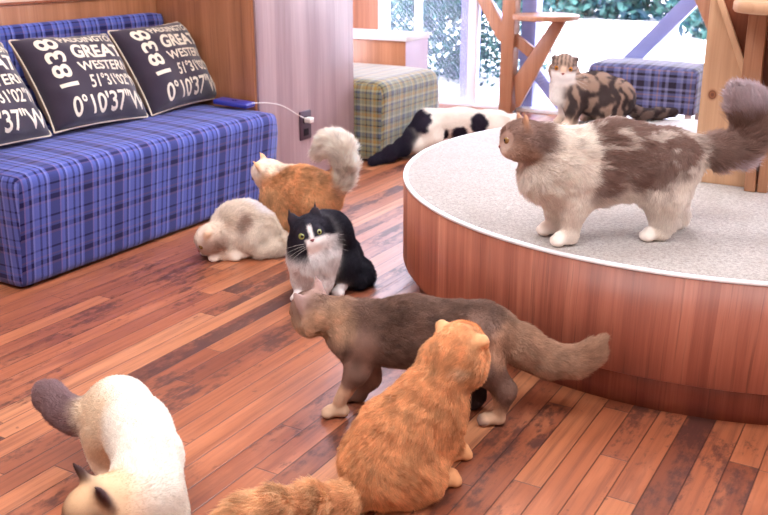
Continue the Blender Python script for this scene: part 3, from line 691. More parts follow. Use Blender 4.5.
CATS['orange_sit'] = dict(key = 'orange_sit', O = [-0.7609, 1.3501, 0], yaw = 1.0572, prims = [
    [[0.1294, 0, 0.2566], [0.1007, -0, 0.2195], 0.036, 0.036, 0, 0.04, 0.024, None],
    [[0.1007, -0, 0.2195], [0.0675, 0, 0.1816], 0.036, 0.049, 0, 0.04, 0.024, None],
    [[0.0675, 0, 0.1816], [-0.0007, 0, 0.1219], 0.049, 0.065, 0, 0.04, 0.024, None],
    [[-0.0007, 0, 0.1219], [-0.0355, -0, 0.0705], 0.065, 0.07, 0, 0.04, 0.024, None],
    [[0.0855, 0, 0.1616], [0.0795, 0, 0.0916], 0.042, 0.034, 0, 0.05, 0.024, None],
    [[0.0895, -0.026, 0.1316], [0.0777, -0.035, 0.0762], 0.034, 0.02, 0, 0.03, 0.016, None],
    [[0.0697, -0.035, 0.0185], [0.0977, -0.035, 0.0185], 0.018, 0.0176, 0, 0.012, 0.004, None],
    [[0.0999, -0.0477, 0.0097], [0.1079, -0.0477, 0.0095], 0.0092, 0.0088, 0, 0.006, 0.002, None],
    [[0.1024, -0.0392, 0.0097], [0.1104, -0.0392, 0.0095], 0.0092, 0.0088, 0, 0.006, 0.002, None],
    [[0.1024, -0.0307, 0.0097], [0.1104, -0.0307, 0.0095], 0.0092, 0.0088, 0, 0.006, 0.002, None],
    [[0.0999, -0.0222, 0.0097], [0.1079, -0.0222, 0.0095], 0.0092, 0.0088, 0, 0.006, 0.002, None],
    [[0.0895, 0.026, 0.1316], [0.1521, 0.035, 0.0373], 0.034, 0.02, 0, 0.03, 0.016, None],
    [[0.1441, 0.035, 0.0185], [0.1721, 0.035, 0.0185], 0.018, 0.0176, 0, 0.012, 0.004, None],
    [[0.1743, 0.0222, 0.0097], [0.1823, 0.0222, 0.0095], 0.0092, 0.0088, 0, 0.006, 0.002, None],
    [[0.1768, 0.0307, 0.0097], [0.1848, 0.0307, 0.0095], 0.0092, 0.0088, 0, 0.006, 0.002, None],
    [[0.1768, 0.0392, 0.0097], [0.1848, 0.0392, 0.0095], 0.0092, 0.0088, 0, 0.006, 0.002, None],
    [[0.1743, 0.0477, 0.0097], [0.1823, 0.0477, 0.0095], 0.0092, 0.0088, 0, 0.006, 0.002, None],
    [[-0.0355, -0.035, 0.0679], [0.0165, -0.042, 0.0429], 0.052, 0.04, 0, 0.04, 0.024, None],
    [[0.0165, -0.042, 0.0429], [-0.0005, -0.044, 0.0255], 0.04, 0.025, 0, 0.04, 0.024, None],
    [[0.0175, -0.05, 0.0185], [0.0455, -0.05, 0.0185], 0.018, 0.0176, 0, 0.012, 0.004, None],
    [[0.0477, -0.0628, 0.0097], [0.0557, -0.0628, 0.0095], 0.0092, 0.0088, 0, 0.006, 0.002, None],
    [[0.0502, -0.0543, 0.0097], [0.0582, -0.0543, 0.0095], 0.0092, 0.0088, 0, 0.006, 0.002, None],
    [[0.0502, -0.0458, 0.0097], [0.0582, -0.0458, 0.0095], 0.0092, 0.0088, 0, 0.006, 0.002, None],
    [[0.0477, -0.0373, 0.0097], [0.0557, -0.0373, 0.0095], 0.0092, 0.0088, 0, 0.006, 0.002, None],
    [[-0.0355, 0.035, 0.0679], [0.0165, 0.042, 0.0429], 0.052, 0.04, 0, 0.04, 0.024, None],
    [[0.0165, 0.042, 0.0429], [-0.0005, 0.044, 0.0255], 0.04, 0.025, 0, 0.04, 0.024, None],
    [[0.0175, 0.05, 0.0185], [0.0455, 0.05, 0.0185], 0.018, 0.0176, 0, 0.012, 0.004, None],
    [[0.0477, 0.0372, 0.0097], [0.0557, 0.0372, 0.0095], 0.0092, 0.0088, 0, 0.006, 0.002, None],
    [[0.0502, 0.0457, 0.0097], [0.0582, 0.0457, 0.0095], 0.0092, 0.0088, 0, 0.006, 0.002, None],
    [[0.0502, 0.0542, 0.0097], [0.0582, 0.0542, 0.0095], 0.0092, 0.0088, 0, 0.006, 0.002, None],
    [[0.0477, 0.0627, 0.0097], [0.0557, 0.0627, 0.0095], 0.0092, 0.0088, 0, 0.006, 0.002, None],
    [[-0.066, 0, 0.0265], [-0.1315, -0.02, 0.0369], 0.026, 0.02, 1, 0.03, 0.034, None],
    [[-0.1315, -0.02, 0.0369], [-0.2043, -0.03, 0.0626], 0.02, 0.018, 1, 0.03, 0.034, None],
    [[-0.2043, -0.03, 0.0626], [-0.2672, -0.03, 0.0774], 0.018, 0.018, 1, 0.03, 0.034, None],
    [[-0.2672, -0.03, 0.0774], [-0.3189, -0.02, 0.0749], 0.018, 0.016, 1, 0.03, 0.034, None],
    [[-0.3189, -0.02, 0.0749], [-0.3572, -0.01, 0.0682], 0.016, 0.01, 1, 0.03, 0.034, None],
    [[0.1422, 0.0065, 0.2613], [0.117, -0.0073, 0.2589], 0.0492, 0.0504, 0, 0.0216, 0.016, None],
    [[0.1537, 0.0107, 0.2756], [0.1313, -0.0034, 0.2851], 0.0312, 0.0312, 0, 0.0216, 0.0096, None],
    [[0.1568, -0.0096, 0.239], [0.1374, -0.0338, 0.235], 0.0288, 0.0288, 0, 0.0216, 0.016, None],
    [[0.1784, 0.0181, 0.2373], [0.17, 0.0013, 0.2346], 0.0162, 0.018, 2, 0.01, 0.003, None],
    [[0.1775, -0.0023, 0.2754], [0.1662, -0.0165, 0.2812], 0.0078, 0.0096, 0, 0.012, 0.004, None],
    [[0.1335, 0.0318, 0.2456], [0.1024, 0.0284, 0.2448], 0.0288, 0.0288, 0, 0.0216, 0.016, None],
    [[0.1679, 0.0368, 0.2402], [0.149, 0.0386, 0.2405], 0.0162, 0.018, 2, 0.01, 0.003, None],
    [[0.1553, 0.037, 0.2817], [0.1382, 0.0332, 0.289], 0.0078, 0.0096, 0, 0.012, 0.004, None],
    [[0.1775, 0.0271, 0.2566], [0.1598, 0.0145, 0.2732], 0.0102, 0.0132, 0, 0.012, 0.003, None],
    [[0.1649, 0.025, 0.2245], [0.1458, 0.0149, 0.2209], 0.0132, 0.0192, 2, 0.012, 0.004, None],
    [[0.1448, -0.0324, 0.288], [0.1594, -0.0388, 0.2923], 0.0168, 0.0132, 0, 0.012, 0.005, [[0.067, -0.1191, 0.9906], 0.5]],
    [[0.1594, -0.0388, 0.2923], [0.1734, -0.0343, 0.2785], 0.0126, 0.006, 0, 0.006, 0.004, None],
    [[0.1145, 0.0215, 0.2965], [0.1175, 0.0358, 0.3041], 0.0168, 0.0132, 0, 0.012, 0.005, [[0.067, -0.1191, 0.9906], 0.5]],
    [[0.1175, 0.0358, 0.3041], [0.1268, 0.0486, 0.2916], 0.0126, 0.006, 0, 0.006, 0.004, None],
  ], spots = [
    [[0.1068, 0, 0.2452], [0.03, 0.06, 0.02], 2, 0.7],
    [[0.0871, 0, 0.2166], [0.035, 0.06, 0.02], 3, 0.7],
  ], headf = [[0.1294, 0, 0.2566], [0.8715, 0.4903, 0], [-0.4857, 0.8634, 0.1366], [0.067, -0.1191, 0.9906], 1.2],
  whiskers = False)
CATS['tuxedo_sit'] = dict(key = 'tuxedo_sit', O = [-1.493, 2.1959, 0], yaw = -1.4095, prims = [
    [[0.075, 0, 0.2], [0.05, 0, 0.185], 0.04, 0.05, 0, 0.05, 0.022, None],
    [[0.05, 0, 0.185], [-0.025, 0, 0.165], 0.05, 0.058, 0, 0.05, 0.022, None],
    [[-0.025, 0, 0.165], [-0.085, 0, 0.085], 0.058, 0.056, 0, 0.05, 0.022, None],
    [[0.085, 0, 0.18], [0.09, 0, 0.13], 0.05, 0.054, 1, 0.045, 0.03, None],
    [[0.09, 0, 0.13], [0.075, 0, 0.08], 0.054, 0.042, 1, 0.045, 0.03, None],
    [[0.075, -0.035, 0.13], [0.095, -0.034, 0.06], 0.036, 0.023, 1, 0.03, 0.014, None],
    [[0.095, -0.034, 0.06], [0.104, -0.032, 0.028], 0.023, 0.018, 1, 0.03, 0.014, None],
    [[0.098, -0.032, 0.0165], [0.126, -0.032, 0.0165], 0.016, 0.0157, 1, 0.012, 0.004, None],
    [[0.1283, -0.0447, 0.0097], [0.1363, -0.0447, 0.0095], 0.0092, 0.0088, 1, 0.006, 0.002, None],
    [[0.1308, -0.0363, 0.0097], [0.1388, -0.0363, 0.0095], 0.0092, 0.0088, 1, 0.006, 0.002, None],
    [[0.1308, -0.0278, 0.0097], [0.1388, -0.0278, 0.0095], 0.0092, 0.0088, 1, 0.006, 0.002, None],
    [[0.1283, -0.0192, 0.0097], [0.1363, -0.0192, 0.0095], 0.0092, 0.0088, 1, 0.006, 0.002, None],
    [[-0.07, -0.038, 0.08], [-0.01, -0.055, 0.07], 0.046, 0.038, 0, 0.04, 0.02, None],
    [[-0.01, -0.055, 0.07], [-0.03, -0.057, 0.03], 0.038, 0.026, 0, 0.04, 0.02, None],
    [[0.013, -0.06, 0.0165], [0.041, -0.06, 0.0165], 0.016, 0.0157, 1, 0.012, 0.004, None],
    [[0.0432, -0.0727, 0.0097], [0.0513, -0.0727, 0.0095], 0.0092, 0.0088, 1, 0.006, 0.002, None],
    [[0.0457, -0.0643, 0.0097], [0.0538, -0.0643, 0.0095], 0.0092, 0.0088, 1, 0.006, 0.002, None],
    [[0.0457, -0.0557, 0.0097], [0.0538, -0.0557, 0.0095], 0.0092, 0.0088, 1, 0.006, 0.002, None],
    [[0.0432, -0.0473, 0.0097], [0.0513, -0.0473, 0.0095], 0.0092, 0.0088, 1, 0.006, 0.002, None],
    [[0.075, 0.035, 0.13], [0.095, 0.034, 0.06], 0.036, 0.023, 1, 0.03, 0.014, None],
    [[0.095, 0.034, 0.06], [0.104, 0.032, 0.028], 0.023, 0.018, 1, 0.03, 0.014, None],
    [[0.098, 0.032, 0.0165], [0.126, 0.032, 0.0165], 0.016, 0.0157, 1, 0.012, 0.004, None],
    [[0.1283, 0.0192, 0.0097], [0.1363, 0.0192, 0.0095], 0.0092, 0.0088, 1, 0.006, 0.002, None],
    [[0.1308, 0.0278, 0.0097], [0.1388, 0.0278, 0.0095], 0.0092, 0.0088, 1, 0.006, 0.002, None],
    [[0.1308, 0.0363, 0.0097], [0.1388, 0.0363, 0.0095], 0.0092, 0.0088, 1, 0.006, 0.002, None],
    [[0.1283, 0.0447, 0.0097], [0.1363, 0.0447, 0.0095], 0.0092, 0.0088, 1, 0.006, 0.002, None],
    [[-0.07, 0.038, 0.08], [-0.01, 0.055, 0.07], 0.046, 0.038, 0, 0.04, 0.02, None],
    [[-0.01, 0.055, 0.07], [-0.03, 0.057, 0.03], 0.038, 0.026, 0, 0.04, 0.02, None],
    [[0.013, 0.06, 0.0165], [0.041, 0.06, 0.0165], 0.016, 0.0157, 1, 0.012, 0.004, None],
    [[0.0432, 0.0473, 0.0097], [0.0513, 0.0473, 0.0095], 0.0092, 0.0088, 1, 0.006, 0.002, None],
    [[0.0457, 0.0557, 0.0097], [0.0538, 0.0557, 0.0095], 0.0092, 0.0088, 1, 0.006, 0.002, None],
    [[0.0457, 0.0643, 0.0097], [0.0538, 0.0643, 0.0095], 0.0092, 0.0088, 1, 0.006, 0.002, None],
    [[0.0432, 0.0727, 0.0097], [0.0513, 0.0727, 0.0095], 0.0092, 0.0088, 1, 0.006, 0.002, None],
    [[-0.115, 0.02, 0.036], [-0.11, 0.07, 0.03], 0.03, 0.026, 0, 0.03, 0.022, None],
    [[-0.11, 0.07, 0.03], [-0.07, 0.098, 0.028], 0.026, 0.023, 0, 0.03, 0.022, None],
    [[-0.07, 0.098, 0.028], [-0.02, 0.105, 0.024], 0.023, 0.016, 0, 0.03, 0.022, None],
    [[0.1105, 0.0021, 0.2017], [0.0891, -0.0115, 0.1942], 0.0451, 0.0462, 0, 0.0198, 0.014, None],
    [[0.1187, 0.0044, 0.2167], [0.0984, -0.011, 0.2201], 0.0286, 0.0286, 0, 0.0198, 0.0084, None],
    [[0.1278, -0.0083, 0.1816], [0.1126, -0.0307, 0.1719], 0.0264, 0.0264, 0, 0.0198, 0.014, None],
    [[0.1454, 0.0182, 0.1868], [0.1394, 0.0029, 0.1809], 0.0149, 0.0165, 1, 0.01, 0.003, None],
    [[0.1413, -0.006, 0.2181], [0.1315, -0.0203, 0.2196], 0.0072, 0.0088, 0, 0.012, 0.004, None],
    [[0.1026, 0.0268, 0.1899], [0.0749, 0.022, 0.1845], 0.0264, 0.0264, 0, 0.0198, 0.014, None],
    [[0.1341, 0.034, 0.1906], [0.1168, 0.0345, 0.1885], 0.0149, 0.0165, 1, 0.01, 0.003, None],
    [[0.1174, 0.0274, 0.226], [0.1013, 0.0219, 0.2297], 0.0072, 0.0088, 0, 0.012, 0.004, None],
    [[0.1414, 0.0234, 0.2052], [0.1242, 0.0085, 0.2159], 0.0094, 0.0121, 0, 0.012, 0.003, None],
    [[0.1342, 0.0256, 0.1744], [0.1182, 0.0158, 0.1672], 0.0121, 0.0176, 1, 0.012, 0.004, None],
    [[0.1074, -0.0383, 0.2233], [0.1121, -0.0502, 0.2463], 0.0231, 0.0149, 3, 0.012, 0.005, [[0.8179, 0.5372, 0.2057], 0.42]],
    [[0.1121, -0.0502, 0.2463], [0.1171, -0.0598, 0.2728], 0.0149, 0.0039, 3, 0.006, 0.004, [[0.8179, 0.5372, 0.2057], 0.42]],
    [[0.0773, 0.0038, 0.2333], [0.0731, 0.0043, 0.2593], 0.0231, 0.0149, 3, 0.012, 0.005, [[0.8179, 0.5372, 0.2057], 0.42]],
    [[0.0731, 0.0043, 0.2593], [0.0718, 0.0034, 0.2879], 0.0149, 0.0039, 3, 0.006, 0.004, [[0.8179, 0.5372, 0.2057], 0.42]],
  ], spots = [
  ], headf = [[0.1, -0.0038, 0.1948], [0.8179, 0.5372, 0.2057], [-0.5719, 0.798, 0.1901], [-0.062, -0.2732, 0.96], 1.1],
  eyes = [0.56, 0.58, 0.32],
  nose = [0.55, 0.3, 0.32],
  blaze = 1,
  whiskers = True)
CATS['orange_plume'] = dict(key = 'orange_plume', O = [-1.8242, 2.5578, 0], yaw = -3.0027, prims = [
    [[0.111, -0, 0.2143], [0.0806, -0, 0.1812], 0.045, 0.068, 0, 0.05, 0.024, [[0, 1, 0], 0.9]],
    [[0.0806, -0, 0.1812], [0.0061, 0, 0.1814], 0.068, 0.072, 0, 0.05, 0.024, [[0, 1, 0], 0.9]],
    [[0.0061, 0, 0.1814], [-0.071, 0, 0.1785], 0.072, 0.07, 0, 0.05, 0.024, [[0, 1, 0], 0.9]],
    [[0.0806, -0, 0.1512], [-0.051, 0, 0.1485], 0.055, 0.055, 0, 0.05, 0.024, None],
    [[0.0806, 0.036, 0.15], [0.0667, 0.045, 0.075], 0.048, 0.032, 0, 0.03, 0.018, None],
    [[0.0667, 0.045, 0.075], [0.0577, 0.045, 0.0404], 0.032, 0.02, 0, 0.03, 0.018, None],
    [[0.0507, 0.045, 0.0165], [0.0787, 0.045, 0.0165], 0.016, 0.0157, 0, 0.012, 0.004, None],
    [[0.081, 0.0322, 0.0097], [0.089, 0.0322, 0.0095], 0.0092, 0.0088, 0, 0.006, 0.002, None],
    [[0.0835, 0.0407, 0.0097], [0.0915, 0.0407, 0.0095], 0.0092, 0.0088, 0, 0.006, 0.002, None],
    [[0.0835, 0.0492, 0.0097], [0.0915, 0.0492, 0.0095], 0.0092, 0.0088, 0, 0.006, 0.002, None],
    [[0.081, 0.0577, 0.0097], [0.089, 0.0577, 0.0095], 0.0092, 0.0088, 0, 0.006, 0.002, None],
    [[0.0806, -0.032, 0.15], [0.1165, -0.04, 0.075], 0.048, 0.032, 0, 0.03, 0.018, None],
    [[0.1165, -0.04, 0.075], [0.1574, -0.04, 0.0265], 0.032, 0.02, 0, 0.03, 0.018, None],
    [[0.1504, -0.04, 0.0165], [0.1784, -0.04, 0.0165], 0.016, 0.0157, 0, 0.012, 0.004, None],
    [[0.1807, -0.0527, 0.0097], [0.1887, -0.0527, 0.0095], 0.0092, 0.0088, 0, 0.006, 0.002, None],
    [[0.1832, -0.0442, 0.0097], [0.1912, -0.0442, 0.0095], 0.0092, 0.0088, 0, 0.006, 0.002, None],
    [[0.1832, -0.0357, 0.0097], [0.1912, -0.0357, 0.0095], 0.0092, 0.0088, 0, 0.006, 0.002, None],
    [[0.1807, -0.0272, 0.0097], [0.1887, -0.0272, 0.0095], 0.0092, 0.0088, 0, 0.006, 0.002, None],
    [[-0.071, 0.036, 0.15], [-0.0851, 0.045, 0.075], 0.048, 0.032, 0, 0.03, 0.018, None],
    [[-0.0851, 0.045, 0.075], [-0.0942, 0.045, 0.0406], 0.032, 0.02, 0, 0.03, 0.018, None],
    [[-0.1012, 0.045, 0.0165], [-0.0732, 0.045, 0.0165], 0.016, 0.0157, 1, 0.012, 0.004, None],
    [[-0.0709, 0.0322, 0.0097], [-0.0629, 0.0322, 0.0095], 0.0092, 0.0088, 1, 0.006, 0.002, None],
    [[-0.0684, 0.0407, 0.0097], [-0.0604, 0.0407, 0.0095], 0.0092, 0.0088, 1, 0.006, 0.002, None],
    [[-0.0684, 0.0492, 0.0097], [-0.0604, 0.0492, 0.0095], 0.0092, 0.0088, 1, 0.006, 0.002, None],
    [[-0.0709, 0.0577, 0.0097], [-0.0629, 0.0577, 0.0095], 0.0092, 0.0088, 1, 0.006, 0.002, None],
    [[-0.071, -0.036, 0.15], [-0.0432, -0.045, 0.075], 0.048, 0.032, 0, 0.03, 0.018, None],
    [[-0.0432, -0.045, 0.075], [-0.0105, -0.045, 0.0373], 0.032, 0.02, 0, 0.03, 0.018, None],
    [[-0.0175, -0.045, 0.0165], [0.0105, -0.045, 0.0165], 0.016, 0.0157, 1, 0.012, 0.004, None],
    [[0.0128, -0.0578, 0.0097], [0.0208, -0.0578, 0.0095], 0.0092, 0.0088, 1, 0.006, 0.002, None],
    [[0.0153, -0.0493, 0.0097], [0.0233, -0.0493, 0.0095], 0.0092, 0.0088, 1, 0.006, 0.002, None],
    [[0.0153, -0.0408, 0.0097], [0.0233, -0.0408, 0.0095], 0.0092, 0.0088, 1, 0.006, 0.002, None],
    [[0.0128, -0.0323, 0.0097], [0.0208, -0.0323, 0.0095], 0.0092, 0.0088, 1, 0.006, 0.002, None],
    [[-0.1131, -0, 0.1933], [-0.1439, 0, 0.2314], 0.022, 0.026, 2, 0.03, 0.044, None],
    [[-0.1439, 0, 0.2314], [-0.1597, -0, 0.2917], 0.026, 0.028, 2, 0.03, 0.044, None],
    [[-0.1597, -0, 0.2917], [-0.1457, -0, 0.3419], 0.028, 0.03, 2, 0.03, 0.044, None],
    [[-0.1457, -0, 0.3419], [-0.1089, -0, 0.3594], 0.03, 0.028, 2, 0.03, 0.044, None],
    [[-0.1089, -0, 0.3594], [-0.067, 0, 0.3286], 0.028, 0.02, 2, 0.03, 0.044, None],
    [[0.1545, 0.0017, 0.2274], [0.1323, 0, 0.2364], 0.041, 0.042, 1, 0.018, 0.012, None],
    [[0.1685, 0.0056, 0.2333], [0.1521, 0.0068, 0.25], 0.026, 0.026, 1, 0.018, 0.0072, None],
    [[0.1548, -0.0218, 0.2165], [0.1342, -0.0331, 0.2279], 0.024, 0.024, 0, 0.018, 0.012, None],
    [[0.1758, -0.0109, 0.1993], [0.1653, -0.0204, 0.2064], 0.0135, 0.015, 1, 0.01, 0.003, None],
    [[0.1834, -0.0113, 0.2346], [0.174, -0.0152, 0.2468], 0.0065, 0.008, 1, 0.012, 0.004, None],
    [[0.1481, 0.0165, 0.2071], [0.1241, 0.0244, 0.2138], 0.024, 0.024, 0, 0.018, 0.012, None],
    [[0.1728, 0.0064, 0.1951], [0.1593, 0.0141, 0.1979], 0.0135, 0.015, 1, 0.01, 0.003, None],
    [[0.177, 0.0251, 0.2256], [0.166, 0.0308, 0.2355], 0.0065, 0.008, 1, 0.012, 0.004, None],
    [[0.1832, 0.0022, 0.2088], [0.173, 0.0053, 0.2289], 0.0085, 0.011, 0, 0.012, 0.003, None],
    [[0.1631, -0.006, 0.1899], [0.1457, -0.0077, 0.1954], 0.011, 0.016, 1, 0.012, 0.004, None],
    [[0.1546, -0.0138, 0.2661], [0.1646, -0.0156, 0.2817], 0.021, 0.0135, 0, 0.012, 0.005, [[0.8935, 0.0469, -0.4467], 0.42]],
    [[0.1646, -0.0156, 0.2817], [0.1769, -0.0148, 0.2974], 0.0135, 0.0035, 0, 0.006, 0.004, [[0.8935, 0.0469, -0.4467], 0.42]],
    [[0.1465, 0.0321, 0.2548], [0.1542, 0.0438, 0.2671], 0.021, 0.0135, 0, 0.012, 0.005, [[0.8935, 0.0469, -0.4467], 0.42]],
    [[0.1542, 0.0438, 0.2671], [0.1648, 0.0541, 0.2804], 0.0135, 0.0035, 0, 0.006, 0.004, [[0.8935, 0.0469, -0.4467], 0.42]],
  ], spots = [
    [[0.109, 0, 0.261], [0.05, 0.07, 0.03], 1, 0.6],
    [[-0.0879, -0, 0.2541], [0.04, 0.07, 0.045], 3, 0.8],
  ], headf = [[0.1421, -0, 0.2293], [0.8935, 0.0469, -0.4467], [-0.1679, 0.9573, -0.2353], [0.4166, 0.2853, 0.8632], 1],
  whiskers = False)
CATS['cream_crouch'] = dict(key = 'cream_crouch', O = [-1.9287, 2.3413, 0], yaw = -2.0524, prims = [
    [[0.06, 0, 0.085], [0.03, 0, 0.1], 0.044, 0.058, 0, 0.05, 0.026, None],
    [[0.03, 0, 0.1], [-0.02, 0, 0.1], 0.058, 0.06, 0, 0.05, 0.026, None],
    [[-0.02, 0, 0.1], [-0.07, 0, 0.075], 0.06, 0.054, 0, 0.05, 0.026, None],
    [[-0.06, -0.045, 0.07], [0, -0.062, 0.06], 0.048, 0.038, 0, 0.04, 0.02, None],
    [[0, -0.062, 0.06], [-0.02, -0.066, 0.026], 0.038, 0.024, 0, 0.04, 0.02, None],
    [[0.023, -0.068, 0.0165], [0.051, -0.068, 0.0165], 0.016, 0.0157, 0, 0.012, 0.004, None],
    [[0.0533, -0.0808, 0.0097], [0.0612, -0.0808, 0.0095], 0.0092, 0.0088, 0, 0.006, 0.002, None],
    [[0.0557, -0.0723, 0.0097], [0.0638, -0.0723, 0.0095], 0.0092, 0.0088, 0, 0.006, 0.002, None],
    [[0.0557, -0.0638, 0.0097], [0.0638, -0.0638, 0.0095], 0.0092, 0.0088, 0, 0.006, 0.002, None],
    [[0.0533, -0.0553, 0.0097], [0.0612, -0.0553, 0.0095], 0.0092, 0.0088, 0, 0.006, 0.002, None],
    [[0.06, -0.035, 0.07], [0.07, -0.04, 0.03], 0.034, 0.024, 0, 0.03, 0.016, None],
    [[0.07, -0.04, 0.03], [0.09, -0.036, 0.018], 0.024, 0.017, 0, 0.03, 0.016, None],
    [[0.088, -0.036, 0.0165], [0.116, -0.036, 0.0165], 0.016, 0.0157, 0, 0.012, 0.004, None],
    [[0.1182, -0.0488, 0.0097], [0.1263, -0.0488, 0.0095], 0.0092, 0.0088, 0, 0.006, 0.002, None],
    [[0.1207, -0.0402, 0.0097], [0.1288, -0.0402, 0.0095], 0.0092, 0.0088, 0, 0.006, 0.002, None],
    [[0.1207, -0.0318, 0.0097], [0.1288, -0.0318, 0.0095], 0.0092, 0.0088, 0, 0.006, 0.002, None],
    [[0.1182, -0.0232, 0.0097], [0.1263, -0.0232, 0.0095], 0.0092, 0.0088, 0, 0.006, 0.002, None],
    [[-0.06, 0.045, 0.07], [0, 0.062, 0.06], 0.048, 0.038, 0, 0.04, 0.02, None],
    [[0, 0.062, 0.06], [-0.02, 0.066, 0.026], 0.038, 0.024, 0, 0.04, 0.02, None],
    [[0.023, 0.068, 0.0165], [0.051, 0.068, 0.0165], 0.016, 0.0157, 0, 0.012, 0.004, None],
    [[0.0533, 0.0553, 0.0097], [0.0612, 0.0553, 0.0095], 0.0092, 0.0088, 0, 0.006, 0.002, None],
    [[0.0557, 0.0638, 0.0097], [0.0638, 0.0638, 0.0095], 0.0092, 0.0088, 0, 0.006, 0.002, None],
    [[0.0557, 0.0723, 0.0097], [0.0638, 0.0723, 0.0095], 0.0092, 0.0088, 0, 0.006, 0.002, None],
    [[0.0533, 0.0808, 0.0097], [0.0612, 0.0808, 0.0095], 0.0092, 0.0088, 0, 0.006, 0.002, None],
    [[0.06, 0.035, 0.07], [0.07, 0.04, 0.03], 0.034, 0.024, 0, 0.03, 0.016, None],
    [[0.07, 0.04, 0.03], [0.09, 0.036, 0.018], 0.024, 0.017, 0, 0.03, 0.016, None],
    [[0.088, 0.036, 0.0165], [0.116, 0.036, 0.0165], 0.016, 0.0157, 0, 0.012, 0.004, None],
    [[0.1182, 0.0232, 0.0097], [0.1263, 0.0232, 0.0095], 0.0092, 0.0088, 0, 0.006, 0.002, None],
    [[0.1207, 0.0318, 0.0097], [0.1288, 0.0318, 0.0095], 0.0092, 0.0088, 0, 0.006, 0.002, None],
    [[0.1207, 0.0402, 0.0097], [0.1288, 0.0402, 0.0095], 0.0092, 0.0088, 0, 0.006, 0.002, None],
    [[0.1182, 0.0488, 0.0097], [0.1263, 0.0488, 0.0095], 0.0092, 0.0088, 0, 0.006, 0.002, None],
    [[-0.11, 0, 0.04], [-0.12, 0.05, 0.03], 0.028, 0.025, 0, 0.03, 0.022, None],
    [[-0.12, 0.05, 0.03], [-0.08, 0.095, 0.026], 0.025, 0.022, 0, 0.03, 0.022, None],
    [[-0.08, 0.095, 0.026], [-0.02, 0.105, 0.024], 0.022, 0.014, 0, 0.03, 0.022, None],
    [[0.1271, 0.0136, 0.0687], [0.1062, 0.0161, 0.0803], 0.041, 0.042, 0, 0.018, 0.014, None],
    [[0.142, 0.0119, 0.0731], [0.1282, 0.0137, 0.092], 0.026, 0.026, 0, 0.018, 0.0084, None],
    [[0.1193, -0.0058, 0.0533], [0.0972, -0.0132, 0.065], 0.024, 0.024, 1, 0.018, 0.014, None],
    [[0.1412, 0.0025, 0.0358], [0.1289, -0.005, 0.0422], 0.0135, 0.015, 1, 0.01, 0.003, None],
    [[0.1511, -0.0084, 0.0688], [0.142, -0.0122, 0.0811], 0.0065, 0.008, 0, 0.012, 0.004, None],
    [[0.1239, 0.0339, 0.053], [0.1041, 0.0464, 0.0645], 0.024, 0.024, 1, 0.018, 0.014, None],
    [[0.1433, 0.0204, 0.0356], [0.1331, 0.0307, 0.0419], 0.0135, 0.015, 1, 0.01, 0.003, None],
    [[0.1555, 0.0294, 0.0684], [0.1475, 0.0355, 0.0807], 0.0065, 0.008, 0, 0.012, 0.004, None],
    [[0.153, 0.0103, 0.0465], [0.1459, 0.0114, 0.0682], 0.0085, 0.011, 1, 0.012, 0.003, None],
    [[0.1299, 0.0129, 0.0296], [0.1134, 0.0149, 0.0371], 0.011, 0.016, 1, 0.012, 0.004, None],
    [[0.1269, -0.0123, 0.0983], [0.1351, -0.0233, 0.0982], 0.014, 0.011, 2, 0.012, 0.005, [[0.5507, -0.0562, 0.8328], 0.5]],
    [[0.1351, -0.0233, 0.0982], [0.1385, -0.0279, 0.0824], 0.0105, 0.005, 2, 0.006, 0.004, None],
    [[0.1329, 0.0393, 0.0978], [0.1434, 0.0482, 0.0975], 0.014, 0.011, 2, 0.012, 0.005, [[0.5507, -0.0562, 0.8328], 0.5]],
    [[0.1434, 0.0482, 0.0975], [0.1477, 0.0516, 0.0817], 0.0105, 0.005, 2, 0.006, 0.004, None],
  ], spots = [
    [[-0.05, -0, 0.15], [0.06, 0.05, 0.04], 3, 0.6],
    [[0.12, 0, 0.05], [0.05, 0.06, 0.045], 1, 0.7],
    [[0.02, 0.05, 0.1], [0.03, 0.04, 0.05], 1, 0.9],
  ], headf = [[0.115, 0.015, 0.072], [0.8267, -0.1013, -0.5535], [0.1155, 0.9933, -0.0093], [0.5507, -0.0562, 0.8328], 1],
  whiskers = False)
